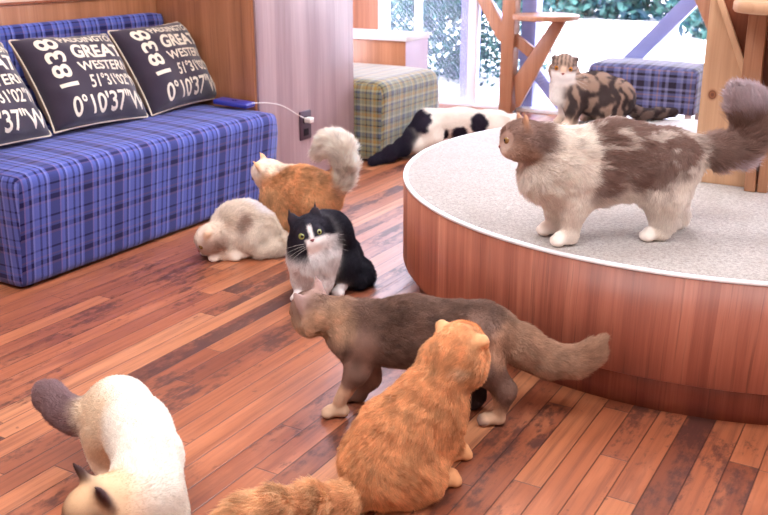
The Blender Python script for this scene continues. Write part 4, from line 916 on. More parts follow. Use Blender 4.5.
CATS['cow_walk'] = dict(key = 'cow_walk', O = [-1.9615, 4.0986, 0], yaw = 0.7536, prims = [
    [[0.2004, 0, 0.1537], [0.1554, 0, 0.1387], 0.045, 0.064, 0, 0.05, 0.014, [[0, 1, 0], 0.9]],
    [[0.1554, 0, 0.1387], [0.0003, -0, 0.1501], 0.064, 0.07, 0, 0.05, 0.014, [[0, 1, 0], 0.9]],
    [[0.0003, -0, 0.1501], [-0.1726, 0, 0.1622], 0.07, 0.07, 0, 0.05, 0.014, [[0, 1, 0], 0.9]],
    [[0.1554, 0.032, 0.13], [0.1504, 0.04, 0.07], 0.042, 0.026, 0, 0.03, 0.01, None],
    [[0.1504, 0.04, 0.07], [0.1714, 0.04, 0.031], 0.026, 0.018, 0, 0.03, 0.01, None],
    [[0.1634, 0.04, 0.0165], [0.1914, 0.04, 0.0165], 0.016, 0.0157, 0, 0.012, 0.004, None],
    [[0.1937, 0.0272, 0.0097], [0.2017, 0.0272, 0.0095], 0.0092, 0.0088, 0, 0.006, 0.002, None],
    [[0.1962, 0.0358, 0.0097], [0.2042, 0.0358, 0.0095], 0.0092, 0.0088, 0, 0.006, 0.002, None],
    [[0.1962, 0.0442, 0.0097], [0.2042, 0.0442, 0.0095], 0.0092, 0.0088, 0, 0.006, 0.002, None],
    [[0.1937, 0.0528, 0.0097], [0.2017, 0.0528, 0.0095], 0.0092, 0.0088, 0, 0.006, 0.002, None],
    [[0.1554, -0.032, 0.13], [0.1504, -0.04, 0.07], 0.042, 0.026, 0, 0.03, 0.01, None],
    [[0.1504, -0.04, 0.07], [0.1214, -0.04, 0.031], 0.026, 0.018, 0, 0.03, 0.01, None],
    [[0.1134, -0.04, 0.0165], [0.1414, -0.04, 0.0165], 0.016, 0.0157, 0, 0.012, 0.004, None],
    [[0.1437, -0.0528, 0.0097], [0.1517, -0.0528, 0.0095], 0.0092, 0.0088, 0, 0.006, 0.002, None],
    [[0.1462, -0.0442, 0.0097], [0.1542, -0.0442, 0.0095], 0.0092, 0.0088, 0, 0.006, 0.002, None],
    [[0.1462, -0.0358, 0.0097], [0.1542, -0.0358, 0.0095], 0.0092, 0.0088, 0, 0.006, 0.002, None],
    [[0.1437, -0.0272, 0.0097], [0.1517, -0.0272, 0.0095], 0.0092, 0.0088, 0, 0.006, 0.002, None],
    [[-0.1726, -0.0315, 0.14], [-0.1576, -0.045, 0.1], 0.058, 0.042, 0, 0.03, 0.012, None],
    [[-0.1576, -0.045, 0.1], [-0.2376, -0.045, 0.06], 0.042, 0.021, 0, 0.03, 0.012, None],
    [[-0.2376, -0.045, 0.06], [-0.2146, -0.045, 0.03], 0.021, 0.018, 0, 0.03, 0.012, None],
    [[-0.2146, -0.045, 0.0165], [-0.1866, -0.045, 0.0165], 0.016, 0.0157, 0, 0.012, 0.004, None],
    [[-0.1844, -0.0577, 0.0097], [-0.1764, -0.0577, 0.0095], 0.0092, 0.0088, 0, 0.006, 0.002, None],
    [[-0.1819, -0.0493, 0.0097], [-0.1739, -0.0493, 0.0095], 0.0092, 0.0088, 0, 0.006, 0.002, None],
    [[-0.1819, -0.0407, 0.0097], [-0.1739, -0.0407, 0.0095], 0.0092, 0.0088, 0, 0.006, 0.002, None],
    [[-0.1844, -0.0323, 0.0097], [-0.1764, -0.0323, 0.0095], 0.0092, 0.0088, 0, 0.006, 0.002, None],
    [[-0.1726, 0.0315, 0.14], [-0.1576, 0.045, 0.1], 0.058, 0.042, 0, 0.03, 0.012, None],
    [[-0.1576, 0.045, 0.1], [-0.1776, 0.045, 0.06], 0.042, 0.021, 0, 0.03, 0.012, None],
    [[-0.1776, 0.045, 0.06], [-0.1546, 0.045, 0.03], 0.021, 0.018, 0, 0.03, 0.012, None],
    [[-0.1546, 0.045, 0.0165], [-0.1266, 0.045, 0.0165], 0.016, 0.0157, 0, 0.012, 0.004, None],
    [[-0.1244, 0.0323, 0.0097], [-0.1164, 0.0323, 0.0095], 0.0092, 0.0088, 0, 0.006, 0.002, None],
    [[-0.1219, 0.0407, 0.0097], [-0.1139, 0.0407, 0.0095], 0.0092, 0.0088, 0, 0.006, 0.002, None],
    [[-0.1219, 0.0493, 0.0097], [-0.1139, 0.0493, 0.0095], 0.0092, 0.0088, 0, 0.006, 0.002, None],
    [[-0.1244, 0.0577, 0.0097], [-0.1164, 0.0577, 0.0095], 0.0092, 0.0088, 0, 0.006, 0.002, None],
    [[-0.1929, 0, 0.1728], [-0.2423, 0, 0.1112], 0.036, 0.036, 1, 0.03, 0.02, None],
    [[-0.2423, 0, 0.1112], [-0.3094, -0.05, 0.0606], 0.036, 0.034, 1, 0.03, 0.02, None],
    [[-0.3094, -0.05, 0.0606], [-0.3902, -0.1, 0.041], 0.034, 0.03, 1, 0.03, 0.02, None],
    [[-0.3902, -0.1, 0.041], [-0.4788, -0.15, 0.0227], 0.03, 0.02, 1, 0.03, 0.02, None],
    [[0.278, 0.001, 0.1377], [0.2552, -0.0011, 0.1452], 0.041, 0.042, 0, 0.018, 0.01, None],
    [[0.2919, 0.0016, 0.1449], [0.2748, -0.0006, 0.1608], 0.026, 0.026, 0, 0.018, 0.006, None],
    [[0.2769, -0.0182, 0.1203], [0.2548, -0.0302, 0.1272], 0.024, 0.024, 0, 0.018, 0.01, None],
    [[0.2996, -0.0047, 0.1077], [0.288, -0.0148, 0.1113], 0.0135, 0.015, 0, 0.01, 0.003, None],
    [[0.3053, -0.0163, 0.1414], [0.2949, -0.0227, 0.1516], 0.0065, 0.008, 0, 0.012, 0.004, None],
    [[0.2739, 0.0217, 0.1226], [0.2504, 0.0295, 0.1307], 0.024, 0.024, 0, 0.018, 0.01, None],
    [[0.2983, 0.0132, 0.1087], [0.2853, 0.021, 0.1134], 0.0135, 0.015, 0, 0.01, 0.003, None],
    [[0.3024, 0.0215, 0.1436], [0.2914, 0.0251, 0.1544], 0.0065, 0.008, 0, 0.012, 0.004, None],
    [[0.3076, 0.0042, 0.1208], [0.2966, 0.0022, 0.1407], 0.0085, 0.011, 0, 0.012, 0.003, None],
    [[0.2878, 0.0039, 0.0999], [0.2702, 0.0024, 0.1041], 0.011, 0.016, 0, 0.012, 0.004, None],
    [[0.2746, -0.0253, 0.17], [0.2844, -0.0325, 0.1863], 0.021, 0.0135, 1, 0.012, 0.005, [[0.917, 0.0908, -0.3885], 0.42]],
    [[0.2844, -0.0325, 0.1863], [0.2967, -0.0377, 0.2037], 0.0135, 0.0035, 1, 0.006, 0.004, [[0.917, 0.0908, -0.3885], 0.42]],
    [[0.2711, 0.0225, 0.1728], [0.2799, 0.0292, 0.1899], 0.021, 0.0135, 1, 0.012, 0.005, [[0.917, 0.0908, -0.3885], 0.42]],
    [[0.2799, 0.0292, 0.1899], [0.2914, 0.034, 0.2079], 0.0135, 0.0035, 1, 0.006, 0.004, [[0.917, 0.0908, -0.3885], 0.42]],
  ], spots = [
    [[-0.2129, 0, 0.1687], [0.05, 0.09, 0.06], 1, 0.25],
    [[0.0707, -0.05, 0.1612], [0.05, 0.07, 0.055], 1, 0.25],
    [[-0.0296, -0.05, 0.1165], [0.04, 0.06, 0.035], 1, 0.3],
    [[-0.0949, -0.05, 0.0997], [0.02, 0.05, 0.035], 1, 0.3],
  ], headf = [[0.2654, 0, 0.1387], [0.917, 0.0908, -0.3885], [-0.0738, 0.9956, 0.0584], [0.3921, -0.0249, 0.9196], 1],
  whiskers = False)
CATS['tabby_fold'] = dict(key = 'tabby_fold', O = [-1.074, 3.4243, 0.3455], yaw = -2.3051, prims = [
    [[0.1339, -0, 0.1617], [0.0983, 0, 0.127], 0.04, 0.054, 0, 0.045, 0.01, None],
    [[0.0983, 0, 0.127], [0.0181, 0, 0.1159], 0.054, 0.07, 0, 0.045, 0.01, None],
    [[0.0181, 0, 0.1159], [-0.0602, -0, 0.0935], 0.07, 0.074, 0, 0.045, 0.01, None],
    [[0.1706, 0, 0.1596], [0.1713, 0, 0.1083], 0.032, 0.03, 1, 0.03, 0.012, None],
    [[0.1219, 0.03, 0.1141], [0.125, 0.035, 0.0635], 0.036, 0.025, 0, 0.03, 0.008, None],
    [[0.125, 0.035, 0.0635], [0.123, 0.03, 0.0294], 0.025, 0.018, 0, 0.03, 0.008, None],
    [[0.115, 0.03, 0.0165], [0.143, 0.03, 0.0165], 0.016, 0.0157, 3, 0.012, 0.004, None],
    [[0.1453, 0.0172, 0.0097], [0.1533, 0.0172, 0.0095], 0.0092, 0.0088, 3, 0.006, 0.002, None],
    [[0.1478, 0.0257, 0.0097], [0.1558, 0.0257, 0.0095], 0.0092, 0.0088, 3, 0.006, 0.002, None],
    [[0.1478, 0.0342, 0.0097], [0.1558, 0.0342, 0.0095], 0.0092, 0.0088, 3, 0.006, 0.002, None],
    [[0.1453, 0.0427, 0.0097], [0.1533, 0.0427, 0.0095], 0.0092, 0.0088, 3, 0.006, 0.002, None],
    [[0.1138, -0.03, 0.1047], [0.1163, -0.035, 0.0591], 0.034, 0.024, 1, 0.03, 0.008, None],
    [[0.1163, -0.035, 0.0591], [0.1215, -0.035, 0.0253], 0.024, 0.018, 1, 0.03, 0.008, None],
    [[0.1135, -0.035, 0.0165], [0.1415, -0.035, 0.0165], 0.016, 0.0157, 3, 0.012, 0.004, None],
    [[0.1437, -0.0478, 0.0097], [0.1517, -0.0478, 0.0095], 0.0092, 0.0088, 3, 0.006, 0.002, None],
    [[0.1462, -0.0393, 0.0097], [0.1542, -0.0393, 0.0095], 0.0092, 0.0088, 3, 0.006, 0.002, None],
    [[0.1462, -0.0308, 0.0097], [0.1542, -0.0308, 0.0095], 0.0092, 0.0088, 3, 0.006, 0.002, None],
    [[0.1437, -0.0223, 0.0097], [0.1517, -0.0223, 0.0095], 0.0092, 0.0088, 3, 0.006, 0.002, None],
    [[-0.0602, -0.035, 0.0935], [-0.0002, -0.055, 0.0735], 0.058, 0.045, 0, 0.04, 0.01, None],
    [[-0.0002, -0.055, 0.0735], [-0.0402, -0.06, 0.028], 0.045, 0.026, 0, 0.04, 0.01, None],
    [[-0.0122, -0.06, 0.0165], [0.0158, -0.06, 0.0165], 0.016, 0.0157, 3, 0.012, 0.004, None],
    [[0.0181, -0.0727, 0.0097], [0.0261, -0.0727, 0.0095], 0.0092, 0.0088, 3, 0.006, 0.002, None],
    [[0.0206, -0.0643, 0.0097], [0.0286, -0.0643, 0.0095], 0.0092, 0.0088, 3, 0.006, 0.002, None],
    [[0.0206, -0.0557, 0.0097], [0.0286, -0.0557, 0.0095], 0.0092, 0.0088, 3, 0.006, 0.002, None],
    [[0.0181, -0.0473, 0.0097], [0.0261, -0.0473, 0.0095], 0.0092, 0.0088, 3, 0.006, 0.002, None],
    [[-0.0602, 0.035, 0.0935], [-0.0002, 0.055, 0.0735], 0.058, 0.045, 0, 0.04, 0.01, None],
    [[-0.0002, 0.055, 0.0735], [-0.0402, 0.06, 0.028], 0.045, 0.026, 0, 0.04, 0.01, None],
    [[-0.0122, 0.06, 0.0165], [0.0158, 0.06, 0.0165], 0.016, 0.0157, 3, 0.012, 0.004, None],
    [[0.0181, 0.0473, 0.0097], [0.0261, 0.0473, 0.0095], 0.0092, 0.0088, 3, 0.006, 0.002, None],
    [[0.0206, 0.0557, 0.0097], [0.0286, 0.0557, 0.0095], 0.0092, 0.0088, 3, 0.006, 0.002, None],
    [[0.0206, 0.0643, 0.0097], [0.0286, 0.0643, 0.0095], 0.0092, 0.0088, 3, 0.006, 0.002, None],
    [[0.0181, 0.0727, 0.0097], [0.0261, 0.0727, 0.0095], 0.0092, 0.0088, 3, 0.006, 0.002, None],
    [[-0.1102, -0, 0.0635], [-0.1853, 0, 0.024], 0.026, 0.022, 4, 0.02, 0.012, None],
    [[-0.1853, 0, 0.024], [-0.2653, -0, 0.024], 0.022, 0.02, 4, 0.02, 0.012, None],
    [[-0.2653, -0, 0.024], [-0.3328, 0, 0.024], 0.02, 0.017, 4, 0.02, 0.012, None],
    [[0.1604, 0.0114, 0.2162], [0.1475, -0.0106, 0.2172], 0.0435, 0.0445, 0, 0.0191, 0.007, None],
    [[0.1659, 0.0222, 0.2275], [0.1542, 0.0034, 0.2387], 0.0276, 0.0276, 0, 0.0191, 0.0042, None],
    [[0.1806, 0.0021, 0.2001], [0.1769, -0.0252, 0.2017], 0.0254, 0.0254, 2, 0.0191, 0.007, None],
    [[0.185, 0.032, 0.1927], [0.1862, 0.0153, 0.1939], 0.0143, 0.0159, 1, 0.01, 0.003, None],
    [[0.1897, 0.0233, 0.2297], [0.1869, 0.0088, 0.2376], 0.0069, 0.0085, 0, 0.012, 0.004, None],
    [[0.144, 0.0234, 0.1976], [0.122, 0.0067, 0.198], 0.0254, 0.0254, 2, 0.0191, 0.007, None],
    [[0.1685, 0.0416, 0.1916], [0.1533, 0.0345, 0.1917], 0.0143, 0.0159, 1, 0.01, 0.003, None],
    [[0.1549, 0.0435, 0.2274], [0.1429, 0.0343, 0.2346], 0.0069, 0.0085, 0, 0.012, 0.004, None],
    [[0.1785, 0.0417, 0.2076], [0.1691, 0.0274, 0.2246], 0.009, 0.0117, 2, 0.012, 0.003, None],
    [[0.1728, 0.0288, 0.1805], [0.1632, 0.012, 0.1797], 0.0117, 0.017, 1, 0.012, 0.004, None],
    [[0.177, -0.0113, 0.2469], [0.1905, -0.0087, 0.2517], 0.0148, 0.0117, 5, 0.012, 0.005, [[0.0113, 0.1349, 0.9908], 0.5]],
    [[0.1905, -0.0087, 0.2517], [0.2004, -0.0015, 0.2389], 0.0111, 0.0053, 5, 0.006, 0.004, None],
    [[0.1294, 0.0163, 0.2437], [0.1246, 0.0296, 0.2473], 0.0148, 0.0117, 5, 0.012, 0.005, [[0.0113, 0.1349, 0.9908], 0.5]],
    [[0.1246, 0.0296, 0.2473], [0.1272, 0.041, 0.2339], 0.0111, 0.0053, 5, 0.006, 0.004, None],
  ], spots = [
  ], headf = [[0.1539, 0, 0.2135], [0.5047, 0.8546, -0.1221], [-0.8632, 0.5014, -0.0584], [0.0113, 0.1349, 0.9908], 1.06],
  eyes = [0.72, 0.45, 0.12],
  nose = [0.62, 0.33, 0.3],
  tabby = 1,
  whiskers = True)
CATS['cream_point'] = dict(key = 'cream_point', O = [-1.1952, 1.0729, 0], yaw = -0.8172, prims = [
    [[0.1721, 0.0406, 0.115], [0.1026, 0.0513, 0.135], 0.041, 0.042, 0, 0.07, 0.012, None],
    [[0.1026, 0.0513, 0.135], [0.0059, 0.0275, 0.145], 0.042, 0.045, 0, 0.07, 0.012, None],
    [[0.0059, 0.0275, 0.145], [-0.1019, -0.0101, 0.135], 0.045, 0.047, 0, 0.07, 0.012, None],
    [[0.2301, -0.0239, 0.125], [0.219, 0.0051, 0.1155], 0.03, 0.034, 0, 0.05, 0.012, None],
    [[0.219, 0.0051, 0.1155], [0.1721, 0.0406, 0.115], 0.034, 0.04, 0, 0.05, 0.012, None],
    [[-0.1019, -0.0221, 0.135], [-0.0719, -0.0321, 0.095], 0.036, 0.03, 0, 0.06, 0.01, None],
    [[-0.0719, -0.0321, 0.095], [-0.1019, -0.0361, 0.05], 0.03, 0.02, 0, 0.06, 0.01, None],
    [[-0.1019, -0.0361, 0.05], [-0.0669, -0.0401, 0.03], 0.02, 0.018, 0, 0.06, 0.01, None],
    [[-0.0639, -0.0401, 0.0165], [-0.0359, -0.0401, 0.0165], 0.016, 0.0157, 2, 0.012, 0.004, None],
    [[-0.0336, -0.0528, 0.0097], [-0.0256, -0.0528, 0.0095], 0.0092, 0.0088, 2, 0.006, 0.002, None],
    [[-0.0311, -0.0443, 0.0097], [-0.0231, -0.0443, 0.0095], 0.0092, 0.0088, 2, 0.006, 0.002, None],
    [[-0.0311, -0.0358, 0.0097], [-0.0231, -0.0358, 0.0095], 0.0092, 0.0088, 2, 0.006, 0.002, None],
    [[-0.0336, -0.0273, 0.0097], [-0.0256, -0.0273, 0.0095], 0.0092, 0.0088, 2, 0.006, 0.002, None],
    [[0.1721, 0.0186, 0.095], [0.1721, 0.0066, 0.055], 0.034, 0.025, 0, 0.05, 0.012, None],
    [[0.1721, 0.0066, 0.055], [0.1861, 0.0046, 0.03], 0.025, 0.018, 0, 0.05, 0.012, None],
    [[0.1801, 0.0046, 0.0165], [0.2081, 0.0046, 0.0165], 0.016, 0.0157, 2, 0.012, 0.004, None],
    [[0.2104, -0.0081, 0.0097], [0.2184, -0.0081, 0.0095], 0.0092, 0.0088, 2, 0.006, 0.002, None],
    [[0.2129, 0.0004, 0.0097], [0.2209, 0.0004, 0.0095], 0.0092, 0.0088, 2, 0.006, 0.002, None],
    [[0.2129, 0.0089, 0.0097], [0.2209, 0.0089, 0.0095], 0.0092, 0.0088, 2, 0.006, 0.002, None],
    [[0.2104, 0.0174, 0.0097], [0.2184, 0.0174, 0.0095], 0.0092, 0.0088, 2, 0.006, 0.002, None],
    [[-0.1019, 0.0019, 0.135], [-0.0719, 0.0119, 0.095], 0.036, 0.03, 0, 0.06, 0.01, None],
    [[-0.0719, 0.0119, 0.095], [-0.1019, 0.0159, 0.05], 0.03, 0.02, 0, 0.06, 0.01, None],
    [[-0.1019, 0.0159, 0.05], [-0.0669, 0.0199, 0.03], 0.02, 0.018, 0, 0.06, 0.01, None],
    [[-0.0639, 0.0199, 0.0165], [-0.0359, 0.0199, 0.0165], 0.016, 0.0157, 2, 0.012, 0.004, None],
    [[-0.0336, 0.0072, 0.0097], [-0.0256, 0.0072, 0.0095], 0.0092, 0.0088, 2, 0.006, 0.002, None],
    [[-0.0311, 0.0157, 0.0097], [-0.0231, 0.0157, 0.0095], 0.0092, 0.0088, 2, 0.006, 0.002, None],
    [[-0.0311, 0.0242, 0.0097], [-0.0231, 0.0242, 0.0095], 0.0092, 0.0088, 2, 0.006, 0.002, None],
    [[-0.0336, 0.0327, 0.0097], [-0.0256, 0.0327, 0.0095], 0.0092, 0.0088, 2, 0.006, 0.002, None],
    [[0.1721, 0.0626, 0.095], [0.1721, 0.0746, 0.055], 0.034, 0.025, 0, 0.05, 0.012, None],
    [[0.1721, 0.0746, 0.055], [0.1861, 0.0766, 0.03], 0.025, 0.018, 0, 0.05, 0.012, None],
    [[0.1801, 0.0766, 0.0165], [0.2081, 0.0766, 0.0165], 0.016, 0.0157, 2, 0.012, 0.004, None],
    [[0.2104, 0.0639, 0.0097], [0.2184, 0.0639, 0.0095], 0.0092, 0.0088, 2, 0.006, 0.002, None],
    [[0.2129, 0.0724, 0.0097], [0.2209, 0.0724, 0.0095], 0.0092, 0.0088, 2, 0.006, 0.002, None],
    [[0.2129, 0.0809, 0.0097], [0.2209, 0.0809, 0.0095], 0.0092, 0.0088, 2, 0.006, 0.002, None],
    [[0.2104, 0.0894, 0.0097], [0.2184, 0.0894, 0.0095], 0.0092, 0.0088, 2, 0.006, 0.002, None],
    [[-0.1158, -0.0608, 0.125], [-0.1155, -0.0914, 0.12], 0.026, 0.027, 1, 0.025, 0.016, None],
    [[-0.1155, -0.0914, 0.12], [-0.1417, -0.1194, 0.125], 0.027, 0.026, 1, 0.025, 0.016, None],
    [[-0.1417, -0.1194, 0.125], [-0.1845, -0.1454, 0.135], 0.026, 0.025, 1, 0.025, 0.016, None],
    [[-0.1845, -0.1454, 0.135], [-0.2044, -0.1585, 0.14], 0.025, 0.017, 1, 0.025, 0.016, None],
    [[0.2371, -0.036, 0.1251], [0.2248, -0.0133, 0.1312], 0.0451, 0.0462, 3, 0.0198, 0.008, None],
    [[0.2454, -0.048, 0.1341], [0.237, -0.0294, 0.1499], 0.0286, 0.0286, 3, 0.0198, 0.0048, None],
    [[0.2156, -0.047, 0.11], [0.1939, -0.0298, 0.1175], 0.0264, 0.0264, 3, 0.0198, 0.008, None],
    [[0.2383, -0.0652, 0.0961], [0.2231, -0.0579, 0.1008], 0.0149, 0.0165, 5, 0.01, 0.003, None],
    [[0.2341, -0.0701, 0.1353], [0.2242, -0.0611, 0.1465], 0.0072, 0.0088, 3, 0.012, 0.004, None],
    [[0.2533, -0.025, 0.1043], [0.2504, 0.0031, 0.109], 0.0264, 0.0264, 3, 0.0198, 0.008, None],
    [[0.2552, -0.0553, 0.0935], [0.2571, -0.0381, 0.0957], 0.0149, 0.0165, 5, 0.01, 0.003, None],
    [[0.2699, -0.0492, 0.1299], [0.2694, -0.0347, 0.1397], 0.0072, 0.0088, 3, 0.012, 0.004, None],
    [[0.2525, -0.0665, 0.1093], [0.2478, -0.053, 0.13], 0.0094, 0.0121, 3, 0.012, 0.003, None],
    [[0.2398, -0.0511, 0.0848], [0.2302, -0.0337, 0.0878], 0.0121, 0.0176, 5, 0.012, 0.004, None],
    [[0.2141, -0.0391, 0.1646], [0.2145, -0.0496, 0.1866], 0.0231, 0.0149, 4, 0.012, 0.005, [[0.4438, -0.841, -0.3094], 0.42]],
    [[0.2145, -0.0496, 0.1866], [0.2184, -0.0613, 0.2099], 0.0149, 0.0039, 4, 0.006, 0.004, [[0.4438, -0.841, -0.3094], 0.42]],
    [[0.2593, -0.0128, 0.1578], [0.2729, -0.0155, 0.1778], 0.0231, 0.0149, 4, 0.012, 0.005, [[0.4438, -0.841, -0.3094], 0.42]],
    [[0.2729, -0.0155, 0.1778], [0.2863, -0.0218, 0.1997], 0.0149, 0.0039, 4, 0.006, 0.004, [[0.4438, -0.841, -0.3094], 0.42]],
  ], spots = [
    [[-0.0488, -0.0459, 0.12], [0.09, 0.045, 0.09], 2, 0.9],
  ], headf = [[0.2301, -0.0239, 0.125], [0.4438, -0.841, -0.3094], [0.8567, 0.4995, -0.1289], [0.263, -0.2079, 0.9421], 1.1],
  whiskers = False)

def vnoise(P, scale, seed=0):
    q = P/scale; i = np.floor(q).astype(np.int64); f = q-i; f = f*f*(3-2*f)
    def h(a, b, c):
        n = (a*374761393+b*668265263+c*2147483647+seed*974711) & 0x7fffffff
        n = ((n ^ (n >> 13))*1274126177) & 0x7fffffff
        return ((n ^ (n >> 16)) & 0xffff)/65535.0
    r = 0
    for dx in (0, 1):
        for dy in (0, 1):
            for dz in (0, 1):
                w = (f[:, 0] if dx else 1-f[:, 0])*(f[:, 1] if dy else 1-f[:, 1])*(f[:, 2] if dz else 1-f[:, 2])
                r = r+w*h(i[:, 0]+dx, i[:, 1]+dy, i[:, 2]+dz)
    return r
def fbm(P, scale, seed=0): return (vnoise(P, scale, seed)+.5*vnoise(P, scale/2.1, seed+1)+.25*vnoise(P, scale/4.3, seed+2))/1.75
def sstep(x, a, b):
    t = np.clip((x-a)/(b-a), 0, 1); return t*t*(3-2*t)
def pdist(P, pr):
    a, b, ra, rb, c, k, fur, sq = pr; a = np.array(a); b = np.array(b); d = b-a; L = max(d@d, 1e-9)
    t = np.clip((P-a)@d/L, 0, 1); v = P-a-t[:, None]*d
    if sq:
        ax = np.array(sq[0]); ax = ax/np.linalg.norm(ax); m = v@ax; v = v+np.outer(m*(1/sq[1]-1), ax)
    return np.sqrt((v*v).sum(1))-(ra+(rb-ra)*t)
def body_mesh(prims, h):
    lo = np.min([np.minimum(p[0], p[1])-np.array(max(p[2], p[3])) for p in prims], 0)-3*h
    hi = np.max([np.maximum(p[0], p[1])+np.array(max(p[2], p[3])) for p in prims], 0)+3*h
    n = np.ceil((hi-lo)/h).astype(int)+1
    F = np.full(n, .2); ax = [lo[i]+h*np.arange(n[i]) for i in range(3)]
    for p in prims:
        m = max(p[2], p[3])+p[5]+2*h
        i0 = np.maximum(np.floor((np.minimum(p[0], p[1])-m-lo)/h).astype(int), 0); i1 = np.minimum(np.ceil((np.maximum(p[0], p[1])+m-lo)/h).astype(int)+1, n)
        sl = tuple(slice(i0[i], i1[i]) for i in range(3))
        G = np.meshgrid(*[ax[i][sl[i]] for i in range(3)], indexing='ij')
        d = pdist(np.stack([g.ravel() for g in G], 1), p).reshape(G[0].shape); f = F[sl]; k = p[5]
        hh = np.maximum(k-np.abs(f-d), 0)/k; F[sl] = np.minimum(f, d)-hh*hh*k*.25
    # surface nets
    ins = F < 0; nc = n-1
    cnt = np.zeros(nc, int); corners = [(a, b, c) for a in (0, 1) for b in (0, 1) for c in (0, 1)]
    sub = lambda A, o: A[o[0]:o[0]+nc[0], o[1]:o[1]+nc[1], o[2]:o[2]+nc[2]]
    for o in corners: cnt += sub(ins, o)
    act = (cnt > 0) & (cnt < 8); idx = -np.ones(nc, int); idx[act] = np.arange(act.sum())
    base = np.argwhere(act).astype(float); acc = np.zeros((len(base), 3)); w = np.zeros(len(base))
    for o in corners:
        for e in range(3):
            if o[e]: continue
            o2 = list(o); o2[e] = 1
            fa = sub(F, o)[act]; fb = sub(F, o2)[act]; cr = (fa < 0) != (fb < 0)
            t = np.where(cr, fa/np.where(cr, fa-fb, 1), 0)
            q = np.array(o, float)[None]+0*base; q[:, e] = t
            acc += q*cr[:, None]; w += cr
    V = lo+h*(base+acc/w[:, None])
    Q = []
    for e in range(3):
        u, v = (e+1) % 3, (e+2) % 3
        sl0 = [slice(1, nc[i]) for i in range(3)]; sl0[e] = slice(0, nc[e])
        s1 = list(sl0); s1[e] = slice(1, nc[e]+1)
        A = ins[tuple(sl0)]; B = ins[tuple(s1)]; ed = np.argwhere(A != B)
        off = np.array([1, 1, 1]); off[e] = 0; g = ed+off
        def cid(du, dv):
            k = g.copy(); k[:, u] -= du; k[:, v] -= dv; return idx[k[:, 0], k[:, 1], k[:, 2]]
        q = np.stack([cid(1, 1), cid(0, 1), cid(0, 0), cid(1, 0)], 1)
        fl = ~A[A != B]; q[fl] = q[fl][:, ::-1]; Q.append(q)
    return V, np.concatenate(Q)
def sl(c): return np.array(lin(c))
PAL = {
 'calico_stand': [(246, 236, 226), (150, 122, 112), (186, 142, 112), (200, 184, 188)],
 'grey_walk': [(134, 106, 94), (206, 170, 142), (186, 150, 126), (64, 50, 52), (168, 138, 132)],
 'orange_sit': [(226, 168, 120), (236, 190, 146), (244, 212, 176), (186, 106, 62)],
 'tuxedo_sit': [(40, 36, 48), (246, 240, 240), (60, 52, 64), (58, 48, 56)],
 'orange_plume': [(228, 178, 132), (244, 228, 212), (250, 240, 230), (228, 182, 140)],
 'cream_crouch': [(236, 222, 208), (176, 146, 132), (206, 162, 130), (248, 242, 244)],
 'cow_walk': [(248, 242, 234), (48, 42, 60)],
 'tabby_fold': [(160, 134, 118), (250, 244, 240), (190, 154, 128), (234, 210, 188), (120, 102, 94), (112, 92, 90)],
 'cream_point': [(240, 234, 224), (146, 118, 120), (232, 212, 186), (216, 178, 138), (60, 36, 38), (110, 76, 62)],
}
def weights(P, prims):
    D = np.stack([pdist(P, p) for p in prims], 1); D -= D.min(1)[:, None]
    W = np.exp(-D/.007); return W/W.sum(1)[:, None]
